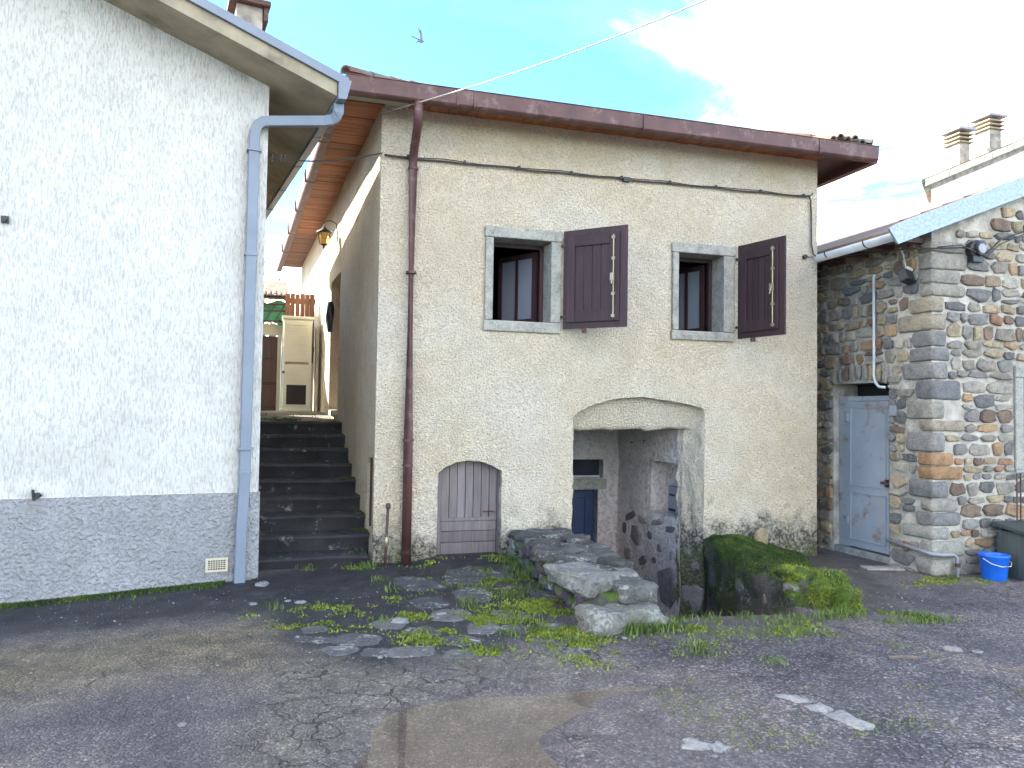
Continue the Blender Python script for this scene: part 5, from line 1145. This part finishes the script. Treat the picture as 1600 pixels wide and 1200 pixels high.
_s = [sample_mesh(c_, 2600, lambda P, N: (N[:, 2] > -.5) & (P[:, 2] > -.16)) for c_ in cush]
P3 = np.concatenate([P[br_m]]+[q[0] for q in _s]); N3 = np.concatenate([N_[br_m]]+[q[1] for q in _s]); rep = np.repeat(np.arange(len(P3)), 5); jit = nr.normal(0, .014, (len(rep), 3)); keepb = fbm(P3[rep, 0]*8, P3[rep, 1]*8, P3[rep, 2]*8+3, 3) > -.12; cush = .02*np.clip(fbm(P3[rep, 0]*9, P3[rep, 1]*9, P3[rep, 2]*9), -.3, 1)[:, None]
blades('bright_moss', (P3[rep]+jit+N3[rep]*cush)[keepb], .017, .0036, 1.1, MAT['moss'], 'thick bright yellow-green moss cushion on the near end of the bank wall', 'moss', N3[rep][keepb])
# moss in the corners of the steps and along the landing edge
sp_ = []
for k in range(9):
    y0 = 8.0+.335*k; z1 = -.05+RISE*(k+1); n_ = 420
    xr = np.where(nr.random(n_) < .7, SX(y0)+.0-nr.gamma(1.2, .06, n_), lx(y0)+.05+nr.gamma(1.2, .05, n_)); yr = y0+nr.uniform(.02, .33, n_)
    ok_ = (fbm(xr*5, yr*5, k*2.0) > 0.0) & (xr < (SX(y0) if k else .84)) & (xr > lx(y0)); sp_.append(np.stack([xr, yr, np.full(n_, z1)], 1)[ok_])
xe = nr.uniform(-.7, .75, 5000); ye = 10.74+nr.gamma(1.3, .25, 5000); ok_ = (fbm(xe*3, ye*3, 8.0) > -.1) & (ye < 13)
sp_.append(np.stack([xe, ye, 1.414+0.13*smooth((ye-10.7)/2.6)], 1)[ok_])
blades('step_moss', np.concatenate(sp_), .016, .006, .9, MAT['dark_moss'], 'dark moss in the corners of the steps and along the landing edge', 'moss')
# grass tufts
GR = [(-.03, 6.42, 40, .07), (.95, 6.9, 60, .05), (.89, 7.3, 60, .05), (1.51, 6.28, 90, .05), (.77, 5.9, 60, .04), (1.41, 5.03, 60, .05), (2.07, 7.0, 90, .05), (2.26, 7.4, 130, .06), (2.32, 7.75, 220, .07), (2.30, 7.1, 220, .07), (2.22, 6.6, 150, .06), (1.97, 5.12, 60, .05), (2.51, 5.20, 200, .085), (2.62, 5.16, 150, .07), (2.84, 5.22, 80, .06), (2.95, 5.36, 110, .06), (3.25, 5.40, 60, .06), (3.55, 5.38, 90, .05), (2.78, 4.77, 110, .05), (2.72, 4.62, 80, .04), (3.54, 4.9, 110, .03), (3.78, 4.93, 120, .035), (3.65, 4.86, 100, .03), (4.29, 5.32, 170, .06), (4.55, 5.44, 200, .06), (4.0, 5.32, 100, .045), (5.19, 5.27, 220, .045), (5.22, 5.38, 200, .045), (5.08, 5.16, 200, .045), (5.32, 5.2, 120, .04), (3.11, 4.34, 80, .03), (3.76, 5.2, 160, .05), (.80, 7.92, 110, .07), (.27, 7.96, 60, .05), (6.95, 6.68, 60, .05), (8.0, 6.2, 120, .05), (4.76, 5.16, 80, .04), (1.78, 5.60, 120, .06), (1.62, 5.34, 100, .05), (1.90, 6.4, 120, .05), (1.75, 6.7, 90, .05), (1.92, 7.35, 90, .05), (1.48, 6.1, 70, .05)]
gp, gh = [], []
for x, y, k, h in GR:
    qx, qy = nr.normal(x, .085 if k > 100 else .045, k), nr.normal(y, .055, k); gp.append(on_ground(qx, qy)); gh.append(np.full(k, h))
gp = np.concatenate(gp); gh = np.concatenate(gh); P4, N4 = sample_mesh(bank_core, 1400, lambda P, N: (P[:, 2] > -.3) & (P[:, 2] < .02) & (P[:, 1] < 7))
blades('grass_tufts', gp, gh, .0035, .9, MAT['grass'], 'small green grass tufts along the passage edge and paving joints', 'grass')
# thin weeds sprinkled through the gravel on the right
qx, qy = nr.uniform(2.0, 4.4, 9000), nr.uniform(3.2, 5.2, 9000); kk = (fbm(qx*1.8, qy*1.8, 6.0)+.4*fbm(qx*9, qy*9, 2) > .22)
blades('gravel_weeds', on_ground(qx[kk], qy[kk]), .010, .004, .9, MAT['moss'], 'sparse tiny weeds in the gravelly asphalt', 'weeds')
# grit
n = 5200; qx = np.concatenate([nr.uniform(1.3, 6.5, n), nr.uniform(-1.8, 1.5, 1500)]); qy = np.concatenate([nr.uniform(2.8, 6.2, n), nr.uniform(3.2, 7.2, 1500)])
kk = (poly_d(qx, qy, TRENCH) < -.02) & ~((qx > .3) & (qx < 2.6) & (qy < 4.4) & (ground_z(qx, qy) < -.012)); qx, qy = qx[kk], qy[kk]; n = len(qx)
s = .0035*np.exp(nr.normal(0, .55, n)); base = np.stack([qx, qy, ground_z(qx, qy)+s*.25], 1)
oc = np.array([(1, 0, 0), (0, 1, 0), (-1, 0, 0), (0, -1, 0), (0, 0, .7), (0, 0, -.7)], float); V_ = base[:, None, :]+(oc[None]*nr.uniform(.6, 1.4, (n, 6, 1)))*s[:, None, None]
an = nr.uniform(0, 6.28, n); ca, sa = np.cos(an)[:, None], np.sin(an)[:, None]; dx, dy = V_[:, :, 0]-base[:, None, 0], V_[:, :, 1]-base[:, None, 1]
V_[:, :, 0], V_[:, :, 1] = base[:, None, 0]+dx*ca-dy*sa, base[:, None, 1]+dx*sa+dy*ca
F_ = (np.arange(n)[:, None, None]*6+np.array([(0, 1, 4), (1, 2, 4), (2, 3, 4), (3, 0, 4), (1, 0, 5), (2, 1, 5), (3, 2, 5), (0, 3, 5)])[None]).reshape(-1, 3)
gr_o = link('grit', np_mesh('grit', V_.reshape(-1, 3), F_), MAT['stone'], None, False, 0, False); gr_o.color = (.27, .26, .26, 1)
stuff(gr_o); tag(gr_o, 'loose grey grit scattered over the asphalt', 'grit')
# puddle
pud = pw.build('puddle', MAT['water'], None, False, 0, False); struct(pud)
# twigs, leaf, dead leaves
def twig(pts, r_, label):
    tag(MB().tube([(x, y, float(ground_z(x, y))+.006) for x, y in pts], r_, 5).build('twig', MAT['bark'], None), label, 'twig')
twig([(4.55, 4.02), (4.65, 3.98), (4.78, 3.97)], .006, 'thin dark twig on the asphalt near the yellow leaf')
twig([(3.95, 4.28), (4.05, 4.29), (4.16, 4.27)], .012, 'short thick dark twig on the gravelly asphalt')
lf = MB(); lz = float(ground_z(4.95, 4.0))+.008
lf.add([(4.82, 3.99, lz), (4.88, 3.965, lz+.008), (4.95, 3.96, lz+.012), (5.03, 3.985, lz+.004), (4.95, 4.015, lz+.014), (4.88, 4.01, lz+.008)], [(0, 1, 5), (1, 2, 4, 5), (2, 3, 4)])
lfo = lf.build('leaf', MAT['far_tile'], None); md = lfo.modifiers.new('thick', 'SOLIDIFY'); md.thickness = .001; tag(lfo, 'pale yellow fallen leaf on the asphalt at right', 'leaf')
